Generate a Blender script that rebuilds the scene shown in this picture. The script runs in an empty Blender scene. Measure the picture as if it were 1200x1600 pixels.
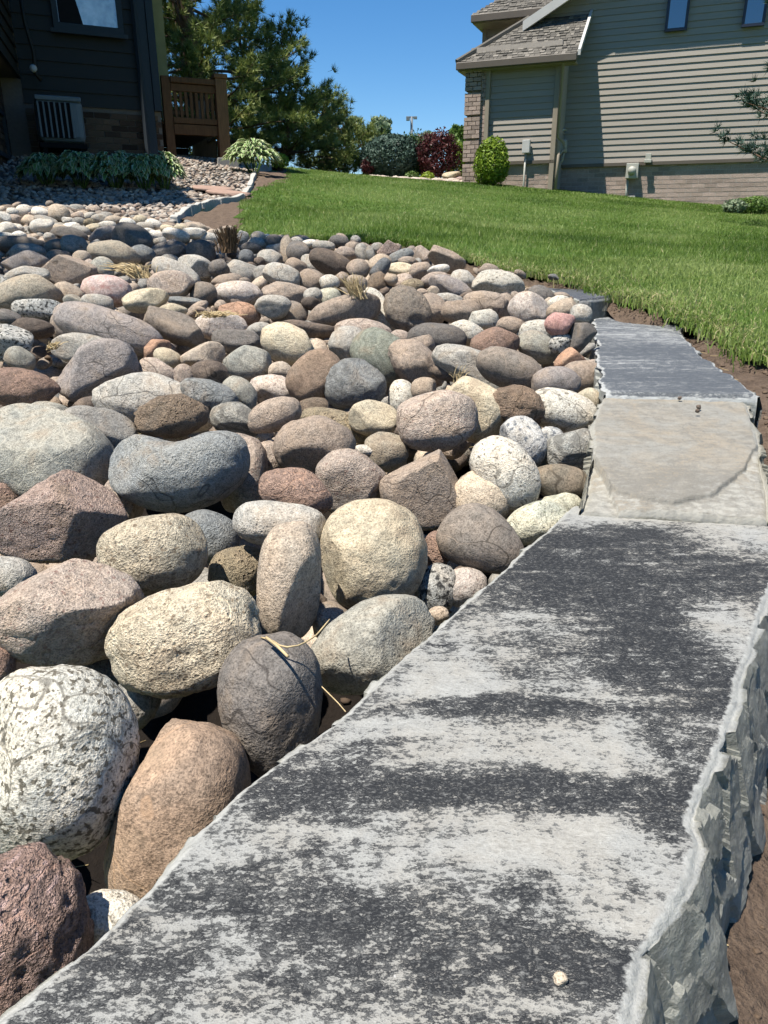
import bpy, bmesh, math, random
import numpy as np
from mathutils import Vector, Matrix
random.seed(7); RNG = np.random.default_rng(7)
scene = bpy.context.scene
COL = scene.collection

# ------------------------------------------------------------------ camera
FPX, PITCH = 1155.0, math.atan(430.0 / 1155.0)          # 26 mm phone lens, tilted 20 degrees down, eye level at z = 0
CR = np.array([1.0, 0, 0]); CF = np.array([0, math.cos(PITCH), -math.sin(PITCH)]); CU = np.array([0, math.sin(PITCH), math.cos(PITCH)])
cam = bpy.data.cameras.new('camera'); cam.sensor_fit = 'VERTICAL'; cam.sensor_height = 36.0
cam.lens = 36.0 * FPX / 1600.0; cam.clip_start = 0.01; cam.clip_end = 2000
camo = bpy.data.objects.new('camera', cam); COL.objects.link(camo)
camo.location = (0, 0, 0); camo.rotation_euler = (math.pi / 2 - PITCH, 0, 0)
scene.camera = camo

# ------------------------------------------------------------------ sky, sun, exposure
SUN_EL = math.radians(68.0)
SUN_H = np.array([-0.82, -0.57]); SUN_H = SUN_H / np.linalg.norm(SUN_H)
SUN = Vector((SUN_H[0] * math.cos(SUN_EL), SUN_H[1] * math.cos(SUN_EL), math.sin(SUN_EL)))
world = bpy.data.worlds.new('World'); scene.world = world; world.use_nodes = True
wn = world.node_tree.nodes; wl = world.node_tree.links
bgn = wn['Background']; sky = wn.new('ShaderNodeTexSky'); sky.sky_type = 'NISHITA'; sky.sun_disc = False
sky.sun_elevation = SUN_EL; sky.sun_rotation = math.atan2(SUN_H[0], SUN_H[1])
sky.altitude = 800; sky.air_density = 1.0; sky.dust_density = 0.0; sky.ozone_density = 4.0
hs = wn.new('ShaderNodeHueSaturation'); hs.inputs['Saturation'].default_value = 1.28; wl.new(sky.outputs[0], hs.inputs['Color'])
wl.new(hs.outputs[0], bgn.inputs[0]); bgn.inputs[1].default_value = 0.074
sl = bpy.data.lights.new('sun', 'SUN'); sl.energy = 5.0; sl.angle = math.radians(0.53); sl.color = (1.0, 0.94, 0.85)
so = bpy.data.objects.new('sun', sl); COL.objects.link(so); so.rotation_euler = (-SUN).to_track_quat('-Z', 'Y').to_euler()
so.location = (-5, -4, 15)
vs = scene.view_settings; vs.view_transform = 'Standard'; vs.look = 'None'; vs.exposure = 1.0; vs.gamma = 1.0
vs.use_curve_mapping = False
scene.cycles.max_bounces = 5; scene.cycles.diffuse_bounces = 2; scene.cycles.glossy_bounces = 2; scene.cycles.transparent_max_bounces = 4
scene.cycles.use_adaptive_sampling = True; scene.cycles.adaptive_threshold = 0.03; scene.cycles.use_denoising = True

# ------------------------------------------------------------------ small helpers
def lin(r, g, b, k=1.0):
    f = lambda c: (c / 255 / 12.92 if c / 255 <= 0.04045 else ((c / 255 + 0.055) / 1.055) ** 2.4)
    return (f(r) * k, f(g) * k, f(b) * k, 1.0)

def ray(px, py):
    return CF + (px - 600) / FPX * CR - (py - 800) / FPX * CU

def at_y(px, py, Y):
    r = ray(px, py); return r * (Y / r[1])

def at_z(px, py, z):
    r = ray(px, py); return r * (z / r[2])

def _h(ix, iy, iz, seed):
    h = (ix.astype(np.int64) * 374761393 + iy.astype(np.int64) * 668265263 + iz.astype(np.int64) * 2147483647 + seed * 1274126177) & 0xffffffff
    h = ((h ^ (h >> 13)) * 1274126177) & 0xffffffff
    h = ((h ^ (h >> 16)) * 2246822519) & 0xffffffff
    return ((h ^ (h >> 15)) & 0xffffff) / float(0xffffff) * 2 - 1

def noise3(p, seed=0):
    p = np.asarray(p, float); i = np.floor(p); f = p - i; u = f * f * f * (f * (f * 6 - 15) + 10)
    i = i.astype(np.int64); out = 0
    for dx in (0, 1):
        wx = u[:, 0] if dx else 1 - u[:, 0]
        for dy in (0, 1):
            wy = u[:, 1] if dy else 1 - u[:, 1]
            for dz in (0, 1):
                wz = u[:, 2] if dz else 1 - u[:, 2]
                out = out + wx * wy * wz * _h(i[:, 0] + dx, i[:, 1] + dy, i[:, 2] + dz, seed)
    return out

def fbm(p, seed=0, octaves=4, gain=0.5):
    p = np.asarray(p, float); a = 1.0; s = 0; t = 0
    for o in range(octaves):
        s = s + a * noise3(p * 2 ** o + 17.3 * o, seed + o); t += a; a *= gain
    return s / t

def mesh_np(name, verts, faces, smooth=False):
    """faces: (n,3) or (n,4) array, or a list of such arrays"""
    if not isinstance(faces, list): faces = [faces]
    faces = [np.asarray(f, np.int32) for f in faces if len(f)]
    me = bpy.data.meshes.new(name)
    verts = np.asarray(verts, np.float32)
    me.vertices.add(len(verts)); me.vertices.foreach_set('co', verts.ravel())
    loops = np.concatenate([f.ravel() for f in faces]); sizes = np.concatenate([np.full(len(f), f.shape[1], np.int32) for f in faces])
    me.loops.add(len(loops)); me.loops.foreach_set('vertex_index', loops)
    me.polygons.add(len(sizes)); starts = np.concatenate([[0], np.cumsum(sizes)[:-1]]).astype(np.int32)
    me.polygons.foreach_set('loop_start', starts)
    me.polygons.foreach_set('use_smooth', np.full(len(sizes), bool(smooth)))
    me.update(calc_edges=True); me.validate()
    return me

def link(name, me, mat=None, parent=None):
    o = bpy.data.objects.new(name, me); COL.objects.link(o)
    if mat is not None and me is not None and not me.materials: me.materials.append(mat)
    if parent is not None: o.parent = parent
    return o

def tag(o, label=None, cat=None, group=None, kind=None):
    if label: o['label'] = label
    if cat: o['category'] = cat
    if group: o['group'] = group
    if kind: o['kind'] = kind
    return o

def empty(name, loc=(0, 0, 0), rz=0.0):
    o = bpy.data.objects.new(name, None); COL.objects.link(o); o.location = loc; o.rotation_euler = (0, 0, rz); o.empty_display_size = 0.1
    return o

class MB:
    """collects boxes, prisms and tubes and links them as one mesh"""
    def __init__(s): s.v = []; s.f3 = []; s.f4 = []; s.n = 0; s.tone = []
    def add(s, v, f, tone=None):
        v = np.asarray(v, float); f = np.asarray(f, int) + s.n
        s.v.append(v); s.n += len(v)
        (s.f3 if f.shape[1] == 3 else s.f4).append(f)
        s.tone.append(np.full(len(v), random.random() if tone is None else tone))
        return s
    def box(s, x0, x1, y0, y1, z0, z1, tone=None, jit=0.0):
        v = np.array([[x, y, z] for x in (x0, x1) for y in (y0, y1) for z in (z0, z1)], float)
        if jit: v += RNG.uniform(-jit, jit, v.shape)
        return s.add(v, [[0, 1, 3, 2], [4, 6, 7, 5], [0, 4, 5, 1], [2, 3, 7, 6], [0, 2, 6, 4], [1, 5, 7, 3]], tone)
    def hexa(s, bottom, top, tone=None):
        v = np.array(list(bottom) + list(top), float)
        return s.add(v, [[3, 2, 1, 0], [4, 5, 6, 7], [0, 1, 5, 4], [1, 2, 6, 5], [2, 3, 7, 6], [3, 0, 4, 7]], tone)
    def tube(s, pts, rad, seg=6, tone=None, cap=True):
        pts = [np.asarray(p, float) for p in pts]; n = len(pts)
        if np.isscalar(rad): rad = [rad] * n
        V = []; prev = None
        for i, p in enumerate(pts):
            t = pts[min(i + 1, n - 1)] - pts[max(i - 1, 0)]; t = t / (np.linalg.norm(t) + 1e-9)
            if prev is None:
                a = np.array([0, 0, 1.0]) if abs(t[2]) < .9 else np.array([1.0, 0, 0])
            else: a = prev
            b = np.cross(t, a); b /= np.linalg.norm(b) + 1e-9; a = np.cross(b, t); prev = a
            for k in range(seg):
                th = 2 * math.pi * k / seg; V.append(p + rad[i] * (math.cos(th) * a + math.sin(th) * b))
        F = [[i * seg + k, i * seg + (k + 1) % seg, (i + 1) * seg + (k + 1) % seg, (i + 1) * seg + k] for i in range(n - 1) for k in range(seg)]
        if cap:
            V += [pts[0], pts[-1]]; c0, c1 = n * seg, n * seg + 1
            s.f3.append(np.array([[c0, (k + 1) % seg, k] for k in range(seg)]) + s.n)
            s.f3.append(np.array([[c1, (n - 1) * seg + k, (n - 1) * seg + (k + 1) % seg] for k in range(seg)]) + s.n)
        return s.add(V, F, tone)
    def mesh(s, name, smooth=False):
        fs = []
        if s.f3: fs.append(np.concatenate(s.f3))
        if s.f4: fs.append(np.concatenate(s.f4))
        me = mesh_np(name, np.concatenate(s.v), fs, smooth)
        at = me.attributes.new('tone', 'FLOAT', 'POINT'); at.data.foreach_set('value', np.concatenate(s.tone).astype(np.float32))
        return me
    def build(s, name, mat, parent=None, smooth=False, bevel=0.0):
        o = link(name, s.mesh(name, smooth), mat, parent)
        if bevel:
            m = o.modifiers.new('bevel', 'BEVEL'); m.width = bevel; m.segments = 2; m.limit_method = 'ANGLE'
        return o

# ------------------------------------------------------------------ materials
class N:
    """thin wrapper for building node trees"""
    def __init__(s, name, rough=0.8, spec=0.3):
        s.m = bpy.data.materials.new(name); s.m.use_nodes = True; s.t = s.m.node_tree; s.b = s.t.nodes['Principled BSDF']
        s.b.inputs['Roughness'].default_value = rough; s.b.inputs['Specular IOR Level'].default_value = spec
    def n(s, typ, **kw):
        nd = s.t.nodes.new('ShaderNode' + typ)
        for k, v in kw.items(): setattr(nd, k, v)
        return nd
    def l(s, a, b): s.t.links.new(a, b)
    def put(s, sock, v):
        if hasattr(v, 'is_output') or isinstance(v, bpy.types.NodeSocket): s.l(v, sock)
        else: sock.default_value = v
    def coord(s, kind='Object', rnd=True):
        tc = s.n('TexCoord'); out = tc.outputs[kind]
        if rnd:
            oi = s.n('ObjectInfo'); mp = s.n('VectorMath', operation='MULTIPLY_ADD')
            cx = s.n('CombineXYZ'); ml = s.n('Math', operation='MULTIPLY'); s.l(oi.outputs['Random'], ml.inputs[0]); ml.inputs[1].default_value = 37.0
            for k in range(3): s.l(ml.outputs[0], cx.inputs[k])
            s.l(out, mp.inputs[0]); mp.inputs[1].default_value = (1, 1, 1); s.l(cx.outputs[0], mp.inputs[2]); out = mp.outputs[0]
        return out
    def noise(s, vec, scale, detail=4, rough=0.55, dist=0.0, out=0):
        nd = s.n('TexNoise'); nd.inputs['Scale'].default_value = scale; nd.inputs['Detail'].default_value = detail
        nd.inputs['Roughness'].default_value = rough; nd.inputs['Distortion'].default_value = dist
        if vec is not None: s.l(vec, nd.inputs['Vector'])
        return nd.outputs[out]
    def voro(s, vec, scale, feature='F1', out=0, rnd=1.0):
        nd = s.n('TexVoronoi', feature=feature); nd.inputs['Scale'].default_value = scale; nd.inputs['Randomness'].default_value = rnd
        s.l(vec, nd.inputs['Vector']); return nd.outputs[out]
    def ramp(s, fac, stops):
        nd = s.n('ValToRGB'); cr = nd.color_ramp
        while len(cr.elements) < len(stops): cr.elements.new(0.5)
        for e, (p, c) in zip(cr.elements, stops):
            e.position = p; e.color = c if not np.isscalar(c) else (c, c, c, 1)
        s.l(fac, nd.inputs[0]); return nd.outputs[0]
    def mix(s, fac, a, b, mode='MIX'):
        nd = s.n('MixRGB', blend_type=mode); s.put(nd.inputs[0], fac); s.put(nd.inputs[1], a); s.put(nd.inputs[2], b); return nd.outputs[0]
    def math(s, op, a, b=0.0, clamp=False):
        nd = s.n('Math', operation=op); nd.use_clamp = clamp; s.put(nd.inputs[0], a); s.put(nd.inputs[1], b); return nd.outputs[0]
    def mapping(s, vec, scale=(1, 1, 1), rot=(0, 0, 0)):
        nd = s.n('Mapping'); nd.inputs['Scale'].default_value = scale; nd.inputs['Rotation'].default_value = rot; s.l(vec, nd.inputs['Vector']); return nd.outputs[0]
    def attr(s, name, out='Fac'):
        nd = s.n('Attribute'); nd.attribute_name = name; return nd.outputs[out]
    def bump(s, h, strength=0.5, dist=0.01, normal=None):
        nd = s.n('Bump'); nd.inputs['Strength'].default_value = strength; nd.inputs['Distance'].default_value = dist
        s.l(h, nd.inputs['Height'])
        if normal is not None: s.l(normal, nd.inputs['Normal'])
        return nd.outputs[0]
    def done(s, color=None, normal=None, rough=None):
        if color is not None: s.put(s.b.inputs['Base Color'], color)
        if normal is not None: s.l(normal, s.b.inputs['Normal'])
        if rough is not None: s.put(s.b.inputs['Roughness'], rough)
        return s.m

def plain(name, c, rough=0.7, spec=0.3, var=0.12, scale=8.0, bump=0.0, metal=0.0):
    m = N(name, rough, spec); v = m.coord(rnd=False)
    f = m.noise(v, scale, 5)
    a = tuple(x * (1 - var) for x in c[:3]) + (1,); b = tuple(min(1, x * (1 + var)) for x in c[:3]) + (1,)
    m.b.inputs['Metallic'].default_value = metal
    nm = m.bump(m.noise(v, scale * 6, 4), bump, 0.01) if bump else None
    return m.done(m.ramp(f, [(0.3, a), (0.7, b)]), nm)
# ------------------------------------------------------------------ terrain (thin plate spline through surveyed heights)
def _px(px, py, Y): return tuple(at_y(px, py, Y))
CTRL = []
for X in (-2.2, -1.2, -0.4, 0.3):
    for Y in (0.2, 1.0, 2.0, 3.0):
        CTRL.append((X, Y, -0.615 + 0.11 * Y))
for X in (-2.6, -1.5, -0.5): CTRL.append((X, 4.0, -0.185)); CTRL.append((X - .3, 5.2, -0.03))
for p in ((100, 335, 6.3), (250, 345, 6.2), (290, 332, 6.9), (150, 316, 7.4), (20, 318, 7.4), (258, 246, 11.5), (150, 246, 11.0), (350, 256, 12.3), (400, 268, 12.2),
          (860, 428, 3.7), (760, 418, 4.1), (1100, 490, 2.6), (1190, 552, 2.1), (1200, 405, 5.0), (862, 298, 15.0), (1180, 331, 13.4), (770, 289, 15.6),
          (600, 284, 17.0), (700, 287, 16.6), (460, 270, 12.5), (560, 279, 17.5), (380, 368, 5.4), (600, 384, 4.25), (680, 392, 4.2), (500, 330, 8.0),
          (800, 345, 8.6), (1000, 385, 6.0), (1000, 335, 10.5), (390, 322, 7.2), (440, 290, 10.0), (640, 330, 8.5)):
    CTRL.append(_px(*p))
CTRL += [(0.62, 0.3, -0.60), (0.9, 0.8, -0.50), (1.0, 1.3, -0.42), (1.5, 1.7, -0.335), (3.0, 2.5, -0.29), (6, 3, -0.3), (9, 8, -0.05), (12, 12, 0.3), (10, 22, 1.0), (0, 22, 1.32), (0, 34, 1.3),
         (-9, 22, 1.35), (-14, 12, 1.1), (-9, 6, 0.4), (-6, 2, -0.35), (-5, -3, -0.6), (0, -3, -0.65), (5, -3, -0.55), (14, 0, -0.4), (22, 30, 1.2), (-22, 30, 1.4), (24, 10, 0.4), (-24, 5, .6)]
CT = np.array(CTRL)
def _tps(r2): return np.where(r2 > 1e-12, r2 * np.log(np.maximum(r2, 1e-12)) * 0.5, 0)
_n = len(CT); _d2 = ((CT[:, None, :2] - CT[None, :, :2]) ** 2).sum(-1)
_A = np.zeros((_n + 3, _n + 3)); _A[:_n, :_n] = _tps(_d2) + 0.03 * np.eye(_n); _A[:_n, _n] = 1; _A[:_n, _n + 1:] = CT[:, :2]; _A[_n, :_n] = 1; _A[_n + 1:, :_n] = CT[:, :2].T
_W = np.linalg.solve(_A, np.concatenate([CT[:, 2], np.zeros(3)]))
def G(xy):
    """ground height at an (n,2) array of places"""
    xy = np.atleast_2d(np.asarray(xy, float))[:, :2]; q = np.clip(xy, [-26, -6], [26, 36]); out = np.empty(len(q))
    for i in range(0, len(q), 20000):
        c = q[i:i + 20000]; d2 = ((c[:, None, :] - CT[None, :, :2]) ** 2).sum(-1)
        out[i:i + 20000] = _tps(d2) @ _W[:_n] + _W[_n] + c @ _W[_n + 1:]
    return out
_gx = np.arange(-8, 12.01, 0.1); _gy = np.arange(0, 24.01, 0.1)
_gz = G(np.stack(np.meshgrid(_gx, _gy, indexing='ij'), -1).reshape(-1, 2)).reshape(len(_gx), len(_gy))
def GQ(xy):
    """quick ground height from a table"""
    xy = np.atleast_2d(np.asarray(xy, float)); fx = np.clip((xy[:, 0] + 8) / 0.1, 0, len(_gx) - 1.001); fy = np.clip(xy[:, 1] / 0.1, 0, len(_gy) - 1.001)
    i = fx.astype(int); j = fy.astype(int); u = fx - i; v = fy - j
    return _gz[i, j] * (1 - u) * (1 - v) + _gz[i + 1, j] * u * (1 - v) + _gz[i, j + 1] * (1 - u) * v + _gz[i + 1, j + 1] * u * v
def hit(px, py, dz=0.0):
    """where the sight line through a place in the photograph meets the ground (raised by dz)"""
    r = ray(px, py); ys = np.concatenate([np.arange(0.15, 3, 0.01), np.arange(3, 24, 0.03)])
    pts = r[None, :] * (ys / r[1])[:, None]; below = pts[:, 2] < GQ(pts[:, :2]) + dz
    k = int(np.argmax(below)) if below.any() else len(ys) - 1
    return pts[k]
def g1(x, y): return float(GQ([(x, y)])[0])

def inside(poly, xy):
    poly = np.asarray(poly, float); x, y = xy[:, 0], xy[:, 1]; c = np.zeros(len(xy), bool); j = len(poly) - 1
    for i in range(len(poly)):
        xi, yi = poly[i]; xj, yj = poly[j]
        c ^= ((yi > y) != (yj > y)) & (x < (xj - xi) * (y - yi) / (yj - yi + 1e-12) + xi); j = i
    return c

def soil_mat(name, c1, c2, bump=0.7, scale=18):
    m = N(name, 0.95, 0.15); v = m.coord(rnd=False)
    n1 = m.noise(v, scale, 8, 0.65); n2 = m.noise(v, scale * 5, 5, 0.7)
    col = m.mix(0.45, m.ramp(n1, [(0.3, c1), (0.72, c2)]), m.ramp(n2, [(0.3, c1), (0.75, c2)]))
    h = m.math('ADD', n1, m.math('MULTIPLY', n2, 0.35))
    return m.done(col, m.bump(h, bump, 0.03))
M_SOIL = soil_mat('garden soil', lin(86, 72, 62, .62), lin(156, 136, 118, .62), 1.0, 24)
M_DIRT = soil_mat('dirt darkened as shade under the rocks', lin(36, 31, 28, .35), lin(64, 55, 47, .35))  # darkened so that the gaps between the rocks look shaded

def grid_sheet(name, x0, x1, y0, y1, step, dz, mat, poly=None, rough=0.0, seed=0):
    xs = np.arange(x0, x1 + step / 2, step); ys = np.arange(y0, y1 + step / 2, step)
    XY = np.stack(np.meshgrid(xs, ys, indexing='ij'), -1).reshape(-1, 2)
    Z = (G(XY) if x0 < -8 or x1 > 12 or y0 < 0 or y1 > 24 else GQ(XY)) + dz
    if rough: Z = Z + rough * fbm(np.c_[XY * 9, np.zeros(len(XY))], seed, 4, 0.6)
    if name == 'rock_bed_soil': Z = Z - .14 * np.clip((1.7 - XY[:, 1]) / .6, 0, 1)
    nx, ny = len(xs), len(ys); I = np.arange(nx * ny).reshape(nx, ny)
    F = np.stack([I[:-1, :-1], I[1:, :-1], I[1:, 1:], I[:-1, 1:]], -1).reshape(-1, 4)
    if poly is not None:
        cen = XY[F].mean(1); F = F[inside(poly, cen)]
        used = np.unique(F); mp = np.full(len(XY), -1); mp[used] = np.arange(len(used)); F = mp[F]; XY = XY[used]; Z = Z[used]
    return link(name, mesh_np(name, np.c_[XY, Z], F, True), mat)

# the wide earth sheet reaches to the horizon
def far_ground():
    a = np.concatenate([-np.geomspace(1500, 27, 14), np.arange(-26, 26.1, 0.5), np.geomspace(27, 1500, 14)])
    b = np.concatenate([-np.geomspace(300, 7, 8), np.arange(-6, 36.1, 0.5), np.geomspace(37, 1500, 14)])
    XY = np.stack(np.meshgrid(a, b, indexing='ij'), -1).reshape(-1, 2); Z = G(XY) - 0.05 - 0.35 * ((XY[:, 0] > -6) & (XY[:, 0] < 3.0) & (XY[:, 1] > -1) & (XY[:, 1] < 6.6))
    I = np.arange(len(a) * len(b)).reshape(len(a), len(b))
    F = np.stack([I[:-1, :-1], I[1:, :-1], I[1:, 1:], I[:-1, 1:]], -1).reshape(-1, 4)
    m = N('far turf', 0.95, 0.1); v = m.coord(rnd=False)
    mt = m.done(m.ramp(m.noise(v, 0.7, 6), [(0.3, lin(62, 84, 30, .8)), (0.7, lin(96, 118, 48, .8))]))
    return tag(link('ground', mesh_np('ground', np.c_[XY, Z], F, True), mt), kind='structure')
far_ground()

# ------------------------------------------------------------------ outlines on the ground
pxy = lambda pts, dz=0.0: [tuple(hit(x, y, dz)[:2]) for x, y in pts]
LAWN_NEAR = [(373, 366), (400, 377), (450, 374), (500, 377), (560, 379), (620, 384), (700, 400), (760, 417), (800, 428), (860, 437), (905, 446), (960, 468), (1030, 484), (1078, 503), (1130, 526), (1200, 574)]
LAWN = pxy([(448, 264), (448, 281), (404, 296), (376, 316)]) + pxy(LAWN_NEAR) + [(2.0, 1.7), (4, 1.2), (11.5, 4), (11.5, 23.5), (-3.0, 23.5), (-2.6, 14.5)]
EDGE = pxy([(272, 350), (281, 343), (295, 332), (312, 326), (341, 320), (379, 311), (390, 297), (396, 279), (403, 266), (416, 263), (455, 262)])
GRAVEL = [(-7.5, 4.9), (-3.4, 5.6), (-2.3, 6.1)] + EDGE + [(-1.9, 15), (-7.5, 15)]

def lawn_mat():
    m = N('lawn thatch', 0.9, 0.15); v = m.coord(rnd=False)
    n1 = m.noise(v, 1.1, 5, 0.6); n2 = m.noise(v, 60, 4, 0.7); n3 = m.noise(v, 7, 4)
    c = m.mix(m.ramp(n1, [(0.35, 0.0), (0.7, 1.0)]), lin(62, 92, 30, .65), lin(92, 124, 50, .65))
    c = m.mix(0.5, c, m.ramp(n2, [(0.3, lin(48, 76, 24, .65)), (0.7, lin(110, 138, 62, .65))]))
    c = m.mix(m.ramp(n3, [(0.5, 0.0), (0.75, 0.5)]), c, lin(132, 140, 84, .8))
    return m.done(c, m.bump(n2, 0.8, 0.03))
tag(grid_sheet('lawn', -5.5, 11.9, 1.0, 23.9, 0.1, 0.012, lawn_mat(), LAWN), kind='structure')
tag(grid_sheet('rock_bed_soil', -6.0, 1.6, 0.0, 7.0, 0.05, -0.17, M_DIRT, None, 0.03, 3), kind='structure')
tag(grid_sheet('bare_soil', -3.2, -0.6, 5.0, 13.5, 0.05, 0.01, M_SOIL, pxy([(281, 345), (330, 330), (382, 314), (398, 290), (404, 270), (455, 266), (455, 285), (404, 298), (378, 318), (378, 372), (330, 368)]), 0.02, 6), kind='structure')
M_GRAVELBASE = soil_mat('grit between the pebbles', lin(72, 66, 60, .8), lin(120, 112, 104, .8))
tag(grid_sheet('gravel_bed', -7.5, -1.2, 4.9, 15, 0.1, 0.0, M_GRAVELBASE, GRAVEL, 0.01, 7), kind='structure')
# ------------------------------------------------------------------ stone slabs of the edging wall
def K8_(c, k): return tuple(min(1, x * k) for x in c[:3]) + (1,)
def slab_mat(name, dark, light, tan=None, streak=(2.2, 9.0, 9.0), amt=0.5, warm=0.0, painted=True):
    """marbled gneiss: 'vein' carries where the dark bands lie, the grain is broken up here"""
    m = N(name, 0.62, 0.35); v = m.coord(rnd=False)
    ms = m.mapping(v, streak)
    n1 = m.noise(ms, 2.4, 6, 0.62, 1.2); n2 = m.noise(m.mapping(v, (0.55, 1.0, 1.0)), 95, 4, 0.7); n3 = m.noise(m.mapping(v, (.6, 1, 1)), 300, 4, 0.8); n4 = m.noise(v, 28, 5, 0.6)
    vein = m.attr('vein')
    f = m.math('ADD', vein, m.math('MULTIPLY', m.math('SUBTRACT', n1, 0.5), amt * 2.4))
    f = m.math('ADD', f, m.math('MULTIPLY', m.math('SUBTRACT', n2, 0.5), 1.3))
    f = m.math('ADD', f, m.math('MULTIPLY', m.math('SUBTRACT', n3, 0.5), 2.6))
    f = m.math('ADD', f, m.math('MULTIPLY', m.math('SUBTRACT', n4, 0.5), 0.7))
    k = m.ramp(f, [(0.36, 0.0), (0.64, 1.0)])
    lt = m.mix(m.ramp(m.noise(v, 11, 5, .6, .6), [(0.42, 0.0), (0.58, 0.9)]), light, tan or light)
    lt = m.mix(0.7, lt, m.ramp(n3, [(0.30, tuple(x * .45 for x in light[:3]) + (1,)), (0.7, tuple(min(1, x * 1.12) for x in light[:3]) + (1,))]))
    dk = m.mix(m.ramp(n3, [(0.52, 0.0), (0.70, 0.42)]), dark, light)
    col = m.mix(k, lt, dk)
    sw = (light[0] * .86, light[1] * .85, light[2] * .78, 1)
    # fresh broken rim and sides: pale
    side = m.math('ADD', m.attr('rim'), m.math('MULTIPLY', m.math('SUBTRACT', n2, 0.5), 0.55))
    col = m.mix(m.ramp(side, [(0.42, 0.0), (0.62, 1.0)]), col, m.mix(1.0, m.ramp(n4, [(0.3, tuple(x * .6 for x in sw[:3]) + (1,)), (0.62, tuple(x * 1.0 for x in sw[:3]) + (1,))]), m.ramp(n2, [(.3, .6), (.7, 1.15)]), 'MULTIPLY'))
    rp = m.ramp(m.math('ADD', m.attr('rim'), m.math('MULTIPLY', m.math('SUBTRACT', n2, 0.5), 0.9)), [(0.34, 0.0), (0.5, 1.0), (0.8, 1.0), (0.95, 0.0)])
    col = m.mix(m.math('MULTIPLY', rp, .85), col, m.ramp(n2, [(.3, K8_(light, .85)), (.6, K8_(light, 1.12))]))
    # mica flecks, their glint painted in as pale specks
    gl = m.ramp(m.voro(v, 1100, 'F1', 1), [(0.965, 0.0), (0.985, 1.0)])
    col = m.mix(m.math('MULTIPLY', gl, 0.4), col, (0.6, 0.61, 0.61, 1))
    h = m.math('ADD', m.math('MULTIPLY', n2, 0.6), m.math('MULTIPLY', n3, 0.5)); h = m.math('ADD', h, n4)
    rough = m.math('SUBTRACT', 0.7, m.math('MULTIPLY', gl, 0.4))
    return m.done(col, m.bump(h, 0.55, 0.006), rough)

def resample(poly, n):
    p = np.asarray(poly, float); d = np.r_[0, np.cumsum(np.linalg.norm(np.diff(p, axis=0), axis=1))]; t = np.linspace(0, d[-1], n)
    return np.stack([np.interp(t, d, p[:, k]) for k in range(p.shape[1])], 1)

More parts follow.
